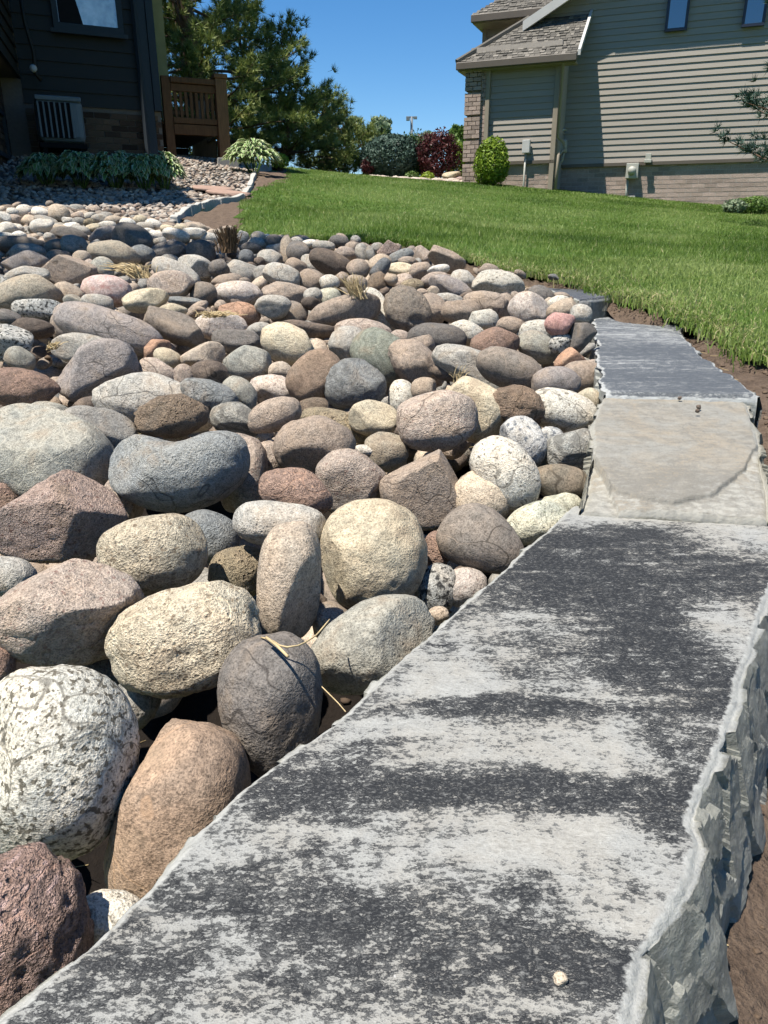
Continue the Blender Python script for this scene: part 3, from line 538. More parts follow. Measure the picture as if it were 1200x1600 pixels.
# x, y, length, height, turn in the photograph, colour, shape, short name (named rocks), where it lies
ROCKS = [
 (32,608,118,64,5,'red','r','reddish-brown boulder','cut by the left edge beside the notched purplish boulder'),
 (15,537,78,60,0,'sp','s','dark speckled boulder','at the left edge above the reddish-brown boulder'),
 (32,561,48,38,20,'gg','s'), (150,584,136,86,-24,'pur','ar','notched purplish boulder','with a triangular shadow on its face'), (130,546,98,48,4,'lg','s'),
 (245,634,192,96,14,'lg','e','long light grey boulder','carrying a crumbly clod at its right end'), (267,651,115,66,-8,'clod','rr','crumbly clod','of dried mud leaning on the long light grey boulder'),
 (152,674,116,76,5,'gr','a','domed grey boulder','left of the blue-grey kidney-shaped boulder'), (78,650,70,44,8,'gg','s'), (136,634,44,26,0,'db','rr'),
 (72,716,215,158,25,'gg','b','broad cracked grey-green boulder','at the left edge'), (86,806,200,148,0,'pk','wedge','pink wedge-shaped boulder','with a shaded front, left edge'),
 (6,782,44,54,0,'red','r'), (190,785,62,84,15,'pkt','a'), (279,738,224,124,-5,'bg','bean','blue-grey kidney-shaped boulder','with a dished top'),
 (238,867,168,122,-8,'spt','s','buff speckled boulder','round, below the blue-grey kidney-shaped boulder'), (326,838,98,78,20,'bg','s'), (378,742,78,128,8,'pkt','r'), (421,718,48,64,0,'pkt','r'),
 (462,770,118,78,20,'red','r','rusty broken cobble','below the brown mottled boulder'), (492,698,126,94,8,'br','r','brown mottled boulder','with a dark pitted scar'), (527,668,118,54,15,'olv','s'), (583,654,78,56,12,'cream','s'),
 (683,659,126,94,0,'pkt','b','blocky pinkish boulder','with a flat face, in the middle of the bed'), (628,623,44,60,0,'wh','s'), (662,608,40,38,0,'tan','s'), (738,641,112,92,28,'cream','s','mottled cream boulder','right behind the blocky pinkish boulder'),
 (605,706,68,64,0,'olvg','s'), (570,704,34,18,10,'wh2','s'), (548,753,112,102,5,'pkt','ar','chunky pink-grey boulder','above the big yellow-tan boulder'), (664,762,140,130,18,'br','wedge','shield-shaped grey-brown boulder','with a broken right edge'),
 (584,866,168,172,0,'cream','s','big round yellow-tan boulder','in the centre of the bed'), (452,907,186,98,94,'tan','l','upright oblong pinkish boulder','standing on end'), (438,820,146,72,6,'lg','s','flattish oblong cobble','behind the upright oblong boulder'),
 (374,896,92,88,0,'olv','r'), (682,860,44,60,0,'red','b'), (755,848,142,104,38,'dbg','e','smooth brownish-grey boulder','against the marbled slab'), (680,918,64,78,15,'sp','s'), (726,918,70,62,0,'whp','s'), (684,962,36,30,0,'tan','s'),
 (582,1006,204,130,-28,'gg','s','grey-green oval boulder','touching the marbled slab'), (426,1106,224,160,82,'dg','e','dark grey egg-shaped boulder','with straw on its tip'), (294,998,232,164,-14,'spt','r','wavy-grained buff boulder','beside the dark grey egg-shaped boulder'),
 (92,956,228,162,4,'pkt','ar','flat-faced rough pink boulder','at the left edge above the white granite boulder'), (8,900,96,64,0,'lg','s'), (84,1187,250,292,0,'granite','s','white granite boulder','with black flecks, lower left'), (284,1280,300,196,99,'brn','l','smooth warm brown boulder','half in shadow against the slab'),
 (32,1468,268,190,84,'redr','rr','craggy rust-pink boulder','in the bottom left corner'), (168,1452,124,104,0,'wh','s'), (95,1420,44,34,0,'tan','s'), (208,1100,74,90,30,'gr','r'), (160,1035,110,90,0,'dg','s'), (516,976,54,54,0,'pkt','r'), (-2,1036,46,64,0,'red','s'),
 (752,580,162,54,22,'lg','l','long grey log-shaped boulder','lying above the knobbly brown rock'), (797,578,112,60,22,'dbg','s','brown-grey oval boulder','behind the long log-shaped boulder'), (700,581,48,30,10,'db','s'),
 (798,632,106,64,22,'knob','rr','knobbly brown rock','with holes, left of the white speckled boulder'), (876,643,114,66,14,'wh','s','white speckled oval boulder','touching the tan slab'), (869,598,76,50,5,'pur','s','purple-grey cobble','near the left side of the blue-grey slab'), (907,591,72,54,0,'br','s'), (918,626,38,40,0,'cream','s'), (928,573,26,22,0,'pkt','s'),
 (817,692,86,68,65,'spl','s','grey flecked egg-shaped cobble','standing behind the white speckled egg'), (857,688,50,44,0,'spl','s'), (892,706,80,64,-15,'stripe','a','streaky grey angular rock','beside the tan slab'), (882,757,96,60,8,'dbr','s','smooth olive-brown almond cobble','beside the tan slab corner'),
 (789,740,128,90,54,'wh','s','tall cream-white speckled boulder','right of the shield-shaped boulder'), (754,780,96,88,0,'tan2','s','round light tan cobble','behind the smooth brownish-grey boulder'), (838,816,104,62,-22,'whg','s','pale green-white cobble','touching the far corner of the marbled slab'), (873,792,74,48,0,'whg','s'),
 (907,523,54,46,-35,'dg','a','dark angular rock','against the blue-grey slab'), (890,560,50,34,-10,'org','a','orange-brown chunk','beside the blue-grey slab'), (840,543,68,44,20,'gg','s'), (840,520,70,38,0,'wh','s'), (878,538,40,34,0,'sp','s'), (875,507,50,38,0,'pkr','r','rosy pink rock','left of the dark angular rock'), (880,485,54,32,-18,'tan','s'),
 (826,484,64,52,20,'whp','r','pinkish white rock','with a dark notch, left of the rosy pink rock'), (844,466,46,38,25,'dg','s'), (874,474,40,24,0,'wh','s'), (912,477,18,14,0,'bgd','s'), (908,491,34,30,0,'lg','s'), (905,509,18,16,0,'wh2','s'), (779,447,82,44,12,'wh','s','smooth cream-white boulder','on the crest below the thin pale slab'), (764,424,36,22,0,'br','s'),
 (773,536,78,48,-5,'red','s','reddish triangular cobble','above the brown-grey oval boulder'), (798,511,46,32,0,'br','s'), (755,499,48,36,0,'wh','s'), (760,480,76,44,18,'br','r'), (787,473,30,28,0,'br','s'), (705,452,76,34,20,'pur','s','purplish long cobble','on the crest left of the cream-white boulder'), (724,440,44,34,0,'lg','s'), (700,469,46,20,0,'lg','s'), (720,488,62,36,5,'br','r'),
 (637,487,82,66,40,'pit','rr','pitted brown boulder','tilted, in the upper middle of the bed'), (674,485,50,54,0,'br','s'), (659,476,24,22,0,'bgd','a'), (682,532,94,50,8,'dg','s','dark grey oval boulder','below the pitted brown boulder'), (728,521,62,36,20,'wh','s'), (656,543,48,38,0,'br','a'), (625,530,36,28,0,'pkt','s'), (650,570,98,62,40,'br','rr'),
 (600,564,116,76,28,'grn','s','green mottled boulder','behind the rough blue-grey dome'), (545,538,64,56,0,'lg','s'), (554,601,100,82,-8,'bgr','r','rough blue-grey dome','with a dark scar'), (492,589,94,68,-42,'brn','b','smooth brown block','left of the rough blue-grey dome'), (452,540,94,60,15,'cream','s','yellow-cream egg-shaped boulder','in the upper middle'), (567,520,90,42,8,'pkt','s'),
 (537,488,120,44,-8,'br','E','long tan-grey boulder','above the yellow-cream egg'), (594,490,88,36,62,'wh','l'), (482,515,96,28,3,'db','a','thin dark brown flat rock','above the yellow-cream egg'), (452,492,60,42,0,'dbg','s'), (427,480,58,36,0,'lg','s'), (447,458,82,32,12,'br','ar','weathered wood-like brown rock','below the rounded pale cobble'), (486,475,32,20,0,'db','s'), (514,467,40,34,0,'whg','s'), (535,476,48,26,-12,'br','s'),
 (440,433,60,36,15,'lg','s','rounded pale cobble','on the upper slope left of centre'), (489,442,50,38,35,'br','s'), (489,462,30,24,0,'lg','s'), (515,442,32,26,0,'wh','s'), (532,438,30,26,0,'br','s'), (517,411,72,36,20,'db','s','long dark cobble','in shade near the crest'), (492,416,48,30,18,'lg','s'), (461,420,36,28,25,'br','s'), (466,395,38,36,45,'dg','s'), (449,392,48,22,85,'tan','s'),
 (428,377,30,20,0,'dg','s'), (464,378,20,15,0,'lg','s'), (483,381,24,12,0,'wh2','s'), (506,385,36,16,0,'lg','s'), (530,378,32,20,0,'dg','s'), (540,397,34,22,0,'pkt','s'), (550,387,22,18,0,'br','s'), (566,397,34,22,80,'lg','s'), (579,397,26,14,80,'gr','s'), (590,388,20,17,0,'gr','s'),
 (607,388,38,28,0,'pk','wedge','pointed pink rock','standing highest on the crest against the grass'), (559,421,36,32,0,'br','s'), (594,412,38,30,0,'tan','s'), (625,402,44,20,-22,'bg','l','slim blue-grey cobble','tilted on the crest below the pointed pink rock'), (595,420,38,22,-45,'bgd','l'), (661,401,36,34,0,'pkt','a'), (698,406,62,34,25,'br','a','big angular tan rock','at the crest against the lawn'), (685,422,36,15,-10,'wh2','s','small bright white cobble','under the big angular tan rock'),
 (628,422,46,22,8,'cream','s'), (657,424,36,30,0,'br','s'), (636,409,28,16,0,'br','s'), (629,440,34,24,0,'pkt','s'), (644,448,38,24,0,'olv','s'), (611,437,22,18,0,'tan','s'), (680,438,50,24,-10,'pkt','s'), (592,443,36,32,0,'clod','rr'), (557,443,34,26,0,'tan','s'), (660,457,20,11,0,'br','s'), (677,455,20,16,0,'tan','s'),
 (267,446,72,44,0,'pkt','s','pinkish-grey boulder','right of the dry straw tuft'), (227,470,72,36,-5,'cream','s','yellow-cream cobble','below the straw tuft'), (290,472,62,16,4,'bg','s','flat blue-grey stone','wedged below the pinkish-grey boulder'), (318,460,44,36,0,'dbg','s'), (372,460,76,40,2,'whp','s','whitish domed boulder','above the orange-brown cobble'), (374,491,66,36,12,'org','s','orange-brown cobble','under the whitish domed boulder'), (345,511,84,44,0,'whp','r'),
 (272,510,100,50,26,'dbg','ar','dark grey sloping boulder','right of the long pinkish log'), (210,494,54,32,0,'dbg','s'), (268,487,50,24,0,'cream','s'), (172,516,176,62,18,'pur','l','long pinkish-grey log-shaped boulder','on the left slope'), (243,545,50,34,-20,'org','a'), (370,533,78,40,5,'dg','s'), (408,517,44,26,0,'lg','s'), (316,556,70,40,-18,'tan','a','pointed tan cobble','left of the green-grey boulder'),
 (388,570,76,58,12,'gg','s','smooth green-grey boulder','left of the yellow-cream egg'), (262,560,46,30,18,'cream','s'), (248,583,70,42,15,'pkt','s'), (287,588,34,38,0,'pkt','s'), (327,585,60,42,0,'db','s','small dark round cobble','left of the green-grey boulder'), (325,620,98,52,12,'bg','s','blue-grey low cobble','behind the long light grey boulder'), (376,616,64,46,45,'gg','s'), (368,657,80,58,20,'stripe','s','cream cobble with dark stripes','behind the blue-grey kidney-shaped boulder'),
 (430,610,86,48,12,'whp','r'), (429,650,88,52,-24,'br','s','pinkish-brown oval cobble','left of the brown mottled boulder'), (440,582,42,34,0,'tan','s'), (490,637,48,32,0,'clod','rr'), (44,463,108,58,-8,'olvg','s','large tan-grey domed boulder','at the left edge of the upper slope'), (61,484,82,32,3,'sp','l'), (46,514,78,32,5,'db','r'), (91,512,44,22,80,'dbg','s'), (8,498,48,30,0,'dg','s'),
 (166,455,78,48,5,'pk2','s','pale pink boulder','left of the dry straw tuft'), (107,459,48,34,0,'tan','s'), (115,471,32,22,0,'gg','s'), (153,474,52,26,10,'lg','s'), (132,482,70,26,0,'pk2','s'), (179,489,30,16,0,'tan','s'), (103,424,92,56,0,'br','wedge','peaked rough brown rock','left of the small green cobble'), (163,421,40,34,70,'gg','s','small green cobble','beside the peaked rough brown rock'), (178,397,82,40,8,'olvg','s','half-shaded tan-grey boulder','above the dry straw tuft'),
 (128,404,30,24,0,'tan','s'), (138,418,28,26,0,'pkt','s'), (90,404,40,26,-10,'dbg','s'), (44,397,56,32,0,'gr','s'), (40,412,72,36,0,'pur','s'), (42,433,70,30,0,'lg','s'), (2,450,54,40,0,'sp','s'), (30,383,92,26,4,'dg','s'), (116,384,40,30,0,'bg','s'), (88,387,36,28,0,'dg','s'), (108,368,60,24,0,'dg','s'), (166,368,56,24,0,'pur','s'), (208,375,64,46,20,'dg','s','large dark shaded boulder','on the far slope above the straw tuft'),
 (222,398,40,30,0,'bg','s'), (264,394,60,32,0,'dg','s'), (315,394,48,36,0,'dg','s'), (306,417,56,34,15,'lg','s'), (275,428,80,36,28,'lg','l'), (329,433,56,28,-5,'tan','s'), (376,427,56,42,0,'lg','s'), (355,442,52,26,0,'br','s'), (267,410,36,24,0,'gr','s'), (342,419,32,28,0,'dg','s'), (391,388,34,18,0,'bgd','s'), (385,404,24,28,0,'bgd','s'), (421,405,40,32,0,'lg','a'), (405,411,20,18,0,'db','s'), (402,381,32,18,0,'lg','s'), (403,370,24,17,0,'lg','s'), (381,372,18,20,0,'lg','s'), (417,373,16,14,0,'wh2','s'), (430,391,30,18,0,'lg','s'), (412,428,32,26,0,'gr','s'),
 (38,330,26,20,0,'wh2','s'), (20,332,20,14,0,'wh2','s'), (93,333,34,26,0,'tan','s','pinkish tan cobble','standing highest of the far sunlit rocks below the hostas'), (64,333,30,16,0,'wh2','s'), (5,341,28,18,0,'wh2','s'), (25,344,28,16,0,'pkt','s'), (46,345,26,18,0,'tan','s'), (72,345,40,15,0,'gr','s'), (66,354,38,24,0,'wh2','s','bright white domed cobble','among the far sunlit rocks on the left'), (26,357,24,15,0,'wh2','s'), (10,359,32,22,0,'wh2','s'), (8,370,32,13,0,'wh2','s'), (30,368,24,13,0,'wh2','s'), (77,372,18,16,0,'lg','s'), (124,347,22,15,0,'gr','s'), (106,345,20,11,0,'wh2','s'), (121,338,22,12,0,'pkt','s'), (140,339,22,14,0,'lg','s'), (157,343,30,16,0,'lg','s'), (178,346,30,16,0,'tan','s'), (167,353,32,14,0,'wh2','s'), (112,355,30,14,0,'wh2','s'), (126,363,32,20,0,'lg','s'), (96,358,26,14,0,'tan','s'), (186,361,28,14,0,'wh2','s'), (140,348,20,12,0,'olv','s'), (146,356,24,12,0,'cream','s'),
 (219,344,22,16,0,'cream','s'), (200,349,26,15,0,'wh2','s'), (240,351,28,15,0,'wh2','s'), (227,355,28,14,0,'lg','s'), (264,355,26,12,0,'br','s'), (263,359,26,14,0,'cream','s'), (283,357,22,13,0,'cream','s'), (309,358,36,16,10,'tan','s','long tan cobble','at the foot of the curved edging'), (275,368,44,20,0,'wh2','s'), (303,365,40,16,0,'wh2','s'), (284,375,26,14,0,'lg','s'), (249,379,24,16,0,'lg','s'), (268,380,20,12,0,'pkt','s'), (324,373,44,20,0,'lg','s'), (246,369,28,16,0,'wh2','s'), (332,365,20,12,0,'tan','s'), (345,367,14,13,0,'cream','s'), (357,361,22,16,0,'br','s'), (228,362,26,10,0,'wh2','s'),
]
def shortname(r): return r[7] if len(r) > 7 else None
HERO = [r for r in ROCKS if len(r) > 7]
USED = set()
def auto_label(i, r):
    if len(r) > 7:
        s = (r[7] + ' ' + r[8]); USED.add(s); return s
    if (r[0] > 600 and r[1] < 560) or r[1] < 420: size = 'large' if r[2] > 44 else 'mid-sized' if r[2] > 28 else 'small'
    else: size = 'large' if r[2] > 90 else 'mid-sized' if r[2] > 50 else 'small'
    cn = PAL[r[5]][0]; kind = 'elongated river rock' if r[2] > 2.1 * r[3] else 'oval river rock' if r[2] > 1.35 * r[3] else 'angular river rock' if r[6] in ('a', 'ar') else 'rounded river rock'
    near = sorted(HERO, key=lambda h: ((h[0] - r[0])) ** 2 + (1.6 * (h[1] - r[1])) ** 2)
    for h in near[:6]:
        dx, dy = r[0] - h[0], r[1] - h[1]; n = math.hypot(dx, dy)
        far = '' if n < 0.75 * max(r[2], 40) + 0.6 * h[2] else 'a little way '
        rel = ('right of' if dx > 0 else 'left of') if abs(dx) > abs(dy) * 1.3 else ('just in front of' if dy > 0 else 'just behind')
        if far: rel = rel.replace('just ', '')
        s = f'{size} {cn} {kind} {far}{rel} the {h[7]}'
        if s not in USED and len(s.split()) <= 16:
            USED.add(s); return s
    s = f'{size} {cn} {kind} between the {near[0][7]} and the {near[1][7]}'; USED.add(s); return ' '.join(s.split()[:16])

LOW = {(267, 651): .035, (245, 634): .0, (838, 816): -.025, (873, 792): -.035, (892, 706): -.01, (876, 643): -.01, (882, 757): -.01, (755, 848): -.01, (582, 1006): -.01, (426, 1106): 0.0, (284, 1280): -.03, (84, 1187): .035, (190, 785): -.05, (208, 1100): -.05, (160, 1035): -.05, (516, 976): -.05, (378, 742): -.04, (421, 718): -.04, (326, 838): -.03, (374, 896): -.04, (682, 860): -.03, (684, 962): -.03, (8, 900): -.02, (95, 1420): -.06, (605, 706): -.03, (570, 704): -.02, (136, 634): -.02, (6, 782): -.04, (168, 1452): -.03}
BED = 0.105; GROW = 1.01                                               # rock centres lie this far above the soil
for i, r in enumerate(ROCKS):
    cx, cy, w, h, ang, colk, sty = r[:7]
    lift = LOW.get((cx, cy)); lift = lift if lift is not None else (random.uniform(-.035, .03) + (.012 if len(r) > 7 else -.012)) * (1 if cy > 420 else .6)
    c = hit(cx, cy, BED + lift); z = float(c @ CF); k = z / FPX
    W_, H_ = w * k * GROW, h * k * GROW; D_ = math.sqrt(W_ * H_) * (0.92 if w < 2 * h else 0.85)
    sub = 5 if w > 150 else 4 if w > 52 else 3
    kw = dict(STY[sty]); kw.setdefault('low', 0.09); kw['p'] = kw.get('p', random.uniform(2.05, 2.4))
    if sty in 'seE': kw['worn'] = random.choice((2, 3, 4, 5)); kw['fine'] = random.uniform(.015, .035)
    v, F = rock_verts(sub, i + 1, **kw)
    v = v * np.array([W_ / 2, D_ / 2, H_ / 2])
    a = math.radians(ang + (random.uniform(-14, 14) if ang == 0 else random.uniform(-5, 5)) * (1 if w < 150 else .3)); ex = math.cos(a) * CR - math.sin(a) * CU; ez = math.sin(a) * CR + math.cos(a) * CU
    o = link('river_rock', mesh_np('river_rock', v, F, True), rmat(colk))
    o.matrix_world = Matrix(((ex[0], CF[0], ez[0], c[0]), (ex[1], CF[1], ez[1], c[1]), (ex[2], CF[2], ez[2], c[2]), (0, 0, 0, 1)))
    tag(o, auto_label(i, r), 'rock', 'river rocks in the dry stone bed')

# the rocks that only show in the gaps below: one mass
def fill_rocks():
    V = []; Fs = []; nv = 0; MI = []; mats = ['br', 'gr', 'dbg', 'db', 'tan']
    bed = pxy([(-60, 330), (120, 326), (280, 350), (370, 372), (480, 378), (600, 392), (700, 410), (800, 436), (900, 474)], 0.03) + [(0.62, 2.0), (0.42, 1.5), (0.28, 1.2), (-0.05, 0.55), (-0.35, 0.2), (-2.6, 0.2), (-4.2, 6.0)]
    pts = []
    y = 0.25
    while y < 7.0:
        x = -4.2
        while x < 1.6:
            pts.append((x + random.uniform(-.025, .025), y + random.uniform(-.025, .025))); x += 0.095
        y += 0.095
    pts = np.array(pts); pts = pts[inside(bed, pts)]; pts = pts[np.abs(pts[:, 0]) < 0.62 * pts[:, 1] + 0.45]
    gz = GQ(pts); v0 = [rock_verts(3 if k < 6 else 2, 900 + k, low=.12)[0] for k in range(12)]
    for (x, y), z in zip(pts, gz):
        if y < 1.25 and random.random() < .75: continue
        k = random.randrange(6) if y < 1.6 else 6 + random.randrange(6); v = v0[k]; F = ico(3 if k < 6 else 2)[1]
        s = random.uniform(.045, .068) * np.array([random.uniform(.95, 1.4), 1.0, random.uniform(.6, .85)]); a = random.uniform(0, 6.28); ca, sa = math.cos(a), math.sin(a)
        q = v * s; q = np.c_[q[:, 0] * ca - q[:, 1] * sa, q[:, 0] * sa + q[:, 1] * ca, q[:, 2]] + (x, y, z + random.uniform(-.02, .012) + (-0.22 if y < 1.7 else -.095 if y < 3 else -.03 if y < 4.5 else .02))
        V.append(q); Fs.append(F + nv); nv += len(q); MI.append(np.full(len(F), random.randrange(len(mats))))
    sm = np.array([(x, y) for y in np.arange(1.5, 6.6, .075) for x in np.arange(-4.2, 1.6, .075)]) ; sm = sm + np.random.default_rng(4).uniform(-.03, .03, sm.shape); sm = sm[inside(bed, sm)]; sm = sm[np.abs(sm[:, 0]) < .6 * sm[:, 1] + .3]
    for (x, y), z in zip(sm, GQ(sm)):
        v = v0[6 + random.randrange(6)]; F = ico(2)[1]; s = random.uniform(.018, .034) * np.array([random.uniform(.9, 1.5), 1.0, random.uniform(.6, .9)]); a = random.uniform(0, 6.28); ca, sa = math.cos(a), math.sin(a); q = v * s; tl = random.uniform(-.6, .6)
        q = np.c_[q[:, 0] * ca - q[:, 1] * sa, q[:, 0] * sa + q[:, 1] * ca, q[:, 2] + tl * q[:, 0]] + (x, y, z + random.uniform(-.03, .07) + (-.03 if y < 2.5 else 0))
        V.append(q); Fs.append(F + nv); nv += len(q); MI.append(np.full(len(F), random.randrange(len(mats))))
    me = mesh_np('lower_river_rocks', np.concatenate(V), np.concatenate(Fs), True)
    for k in mats: me.materials.append(rmat(k))
    me.polygons.foreach_set('material_index', np.concatenate(MI).astype(np.int32))
    tag(link('lower_river_rocks', me), 'jumbled smaller river rocks filling the gaps under the cobbles', 'rocks', kind='stuff')
fill_rocks()
# ------------------------------------------------------------------ pebbles of the gravel bed
def pebbles():
    V = []; Fs = []; nv = 0; tone = []; d, F = ico(2); d1, F1 = ico(1)
    rg = np.random.default_rng(5); n = 9500
    pts = np.c_[rg.uniform(-5.6, -1.4, n), 6.0 + 8.0 * rg.uniform(0, 1, n) ** 1.25]; pts = pts[inside(GRAVEL, pts)]
    ppx = 600 + FPX * pts[:, 0] / (pts[:, 1] * math.cos(PITCH) + 1e-6) ; pts = pts[(ppx > -80)]
    gz = GQ(pts)
    for (x, y), z in zip(pts, gz):
        s = rg.uniform(.016, .032) * np.array([rg.uniform(.9, 1.5), 1, rg.uniform(.5, .8)]); a = rg.uniform(0, 6.28); ca, sa = math.cos(a), math.sin(a)
        q = d1 * (1 + .16 * rg.standard_normal((len(d1), 1))) * s; tl = rg.uniform(-.5, .5)
        q = np.c_[q[:, 0] * ca - q[:, 1] * sa, q[:, 0] * sa + q[:, 1] * ca, q[:, 2] + tl * q[:, 0]] + (x, y, z + .012)
        V.append(q); Fs.append(F1 + nv); nv += len(q); tone.append(np.full(len(q), rg.random()))
    me = mesh_np('gravel_pebbles', np.concatenate(V), np.concatenate(Fs), True)
    a = me.attributes.new('tone', 'FLOAT', 'POINT'); a.data.foreach_set('value', np.concatenate(tone).astype(np.float32))
    m = N('mixed pebbles', .85, .25); t = m.attr('tone')
    c = m.ramp(t, [(0.0, lin(120, 108, 98, .62)), (0.25, lin(188, 174, 158, .62)), (0.45, lin(160, 138, 122, .62)), (0.65, lin(208, 198, 184, .62)), (0.85, lin(140, 134, 128, .62)), (1.0, lin(224, 214, 200, .62))])
    mt = m.done(c, m.bump(m.noise(m.coord(rnd=False), 150, 3), .4, .01)); me.materials.append(mt)
    tag(link('gravel_pebbles', me), 'buff and grey pebbles covering the bed beside the left house', 'gravel', kind='stuff')
pebbles()

# ------------------------------------------------------------------ curved edging of pale stones
M_EDGE = plain('pale edging stone', lin(200, 198, 190, .62), .8, .2, .12, 14, .5)
def edging():
    pts = EDGE; lbl = ['short shaded edging stone at the near end of the curved edging', 'pale edging stone at the bend beside the lower bare soil', 'long pale edging stone below the flat pink pavers', 'pale edging stone along the lower bare soil patch, nearest the lawn corner',
                       'pale edging stone where the edging turns uphill', 'upright-running pale edging stone beside the sunlit pebbles', 'pale edging stone on the upper bend by the bare soil', 'short pale edging stone at the top bend', 'pale edging stone in front of the hosta by the deck post', 'last pale edging stone at the top of the lawn']
    for i in range(len(pts) - 1):
        a, b = np.array(pts[i]), np.array(pts[i + 1]); d = (b - a); L = np.linalg.norm(d); d /= L; n = np.array([-d[1], d[0]])
        mb = MB(); k = 8; w = .036
        for j in range(k):
            t0, t1 = j / k, (j + 1) / k
            if j == 0: t0 += .01 / L
            if j == k - 1: t1 -= .01 / L
            q = []
            for t in (t0, t1):
                c = a + d * L * t; ww = w * (1 + .15 * math.sin(t * 9 + i * 2)); zz = g1(*c)
                q.append((c - n * ww, c + n * ww, zz, zz + .05 + .006 * math.sin(t * 7 + i * 3.3)))
            (l0, r0, z0, h0), (l1, r1, z1, h1) = q
            mb.hexa([(*l0, z0 - .05), (*l1, z1 - .05), (*r1, z1 - .05), (*r0, z0 - .05)], [(*(l0 + n * .01), h0), (*(l1 + n * .01), h1), (*(r1 - n * .01), h1), (*(r0 - n * .01), h0)])
        tag(mb.build('edging_stone', M_EDGE, bevel=.006), lbl[i], 'edging stone', 'pale stones of the curved edging')
edging()
M_PAV = plain('pink sandstone', lin(188, 158, 142, .55), .85, .2, .12, 20, .4)
for (cx, cy, w, dd, rz, lb) in ((332, 296, .42, .30, .3, 'flat pink sandstone paver lying in the pebbles, the farther of two'), (357, 303, .45, .30, -.15, 'flat pink sandstone paver beside the edging, the nearer of two')):
    c = hit(cx, cy, .03); v, F = rock_verts(3, cx, p=5, low=.03, facets=0, fine=.01); v = v * np.array([w / 2, dd / 2, .02])
    gx = (g1(c[0] + .3, c[1]) - g1(c[0] - .3, c[1])) / .6; gy = (g1(c[0], c[1] + .3) - g1(c[0], c[1] - .3)) / .6
    ca, sa = math.cos(rz), math.sin(rz); v = np.c_[v[:, 0] * ca - v[:, 1] * sa, v[:, 0] * sa + v[:, 1] * ca, v[:, 2]]; v[:, 2] += v[:, 0] * gx + v[:, 1] * gy
    o = link('paver', mesh_np('paver', v, F, True), M_PAV); o.location = (c[0], c[1], g1(c[0], c[1]) + .035); tag(o, lb, 'paver', 'pink pavers in the pebbles')

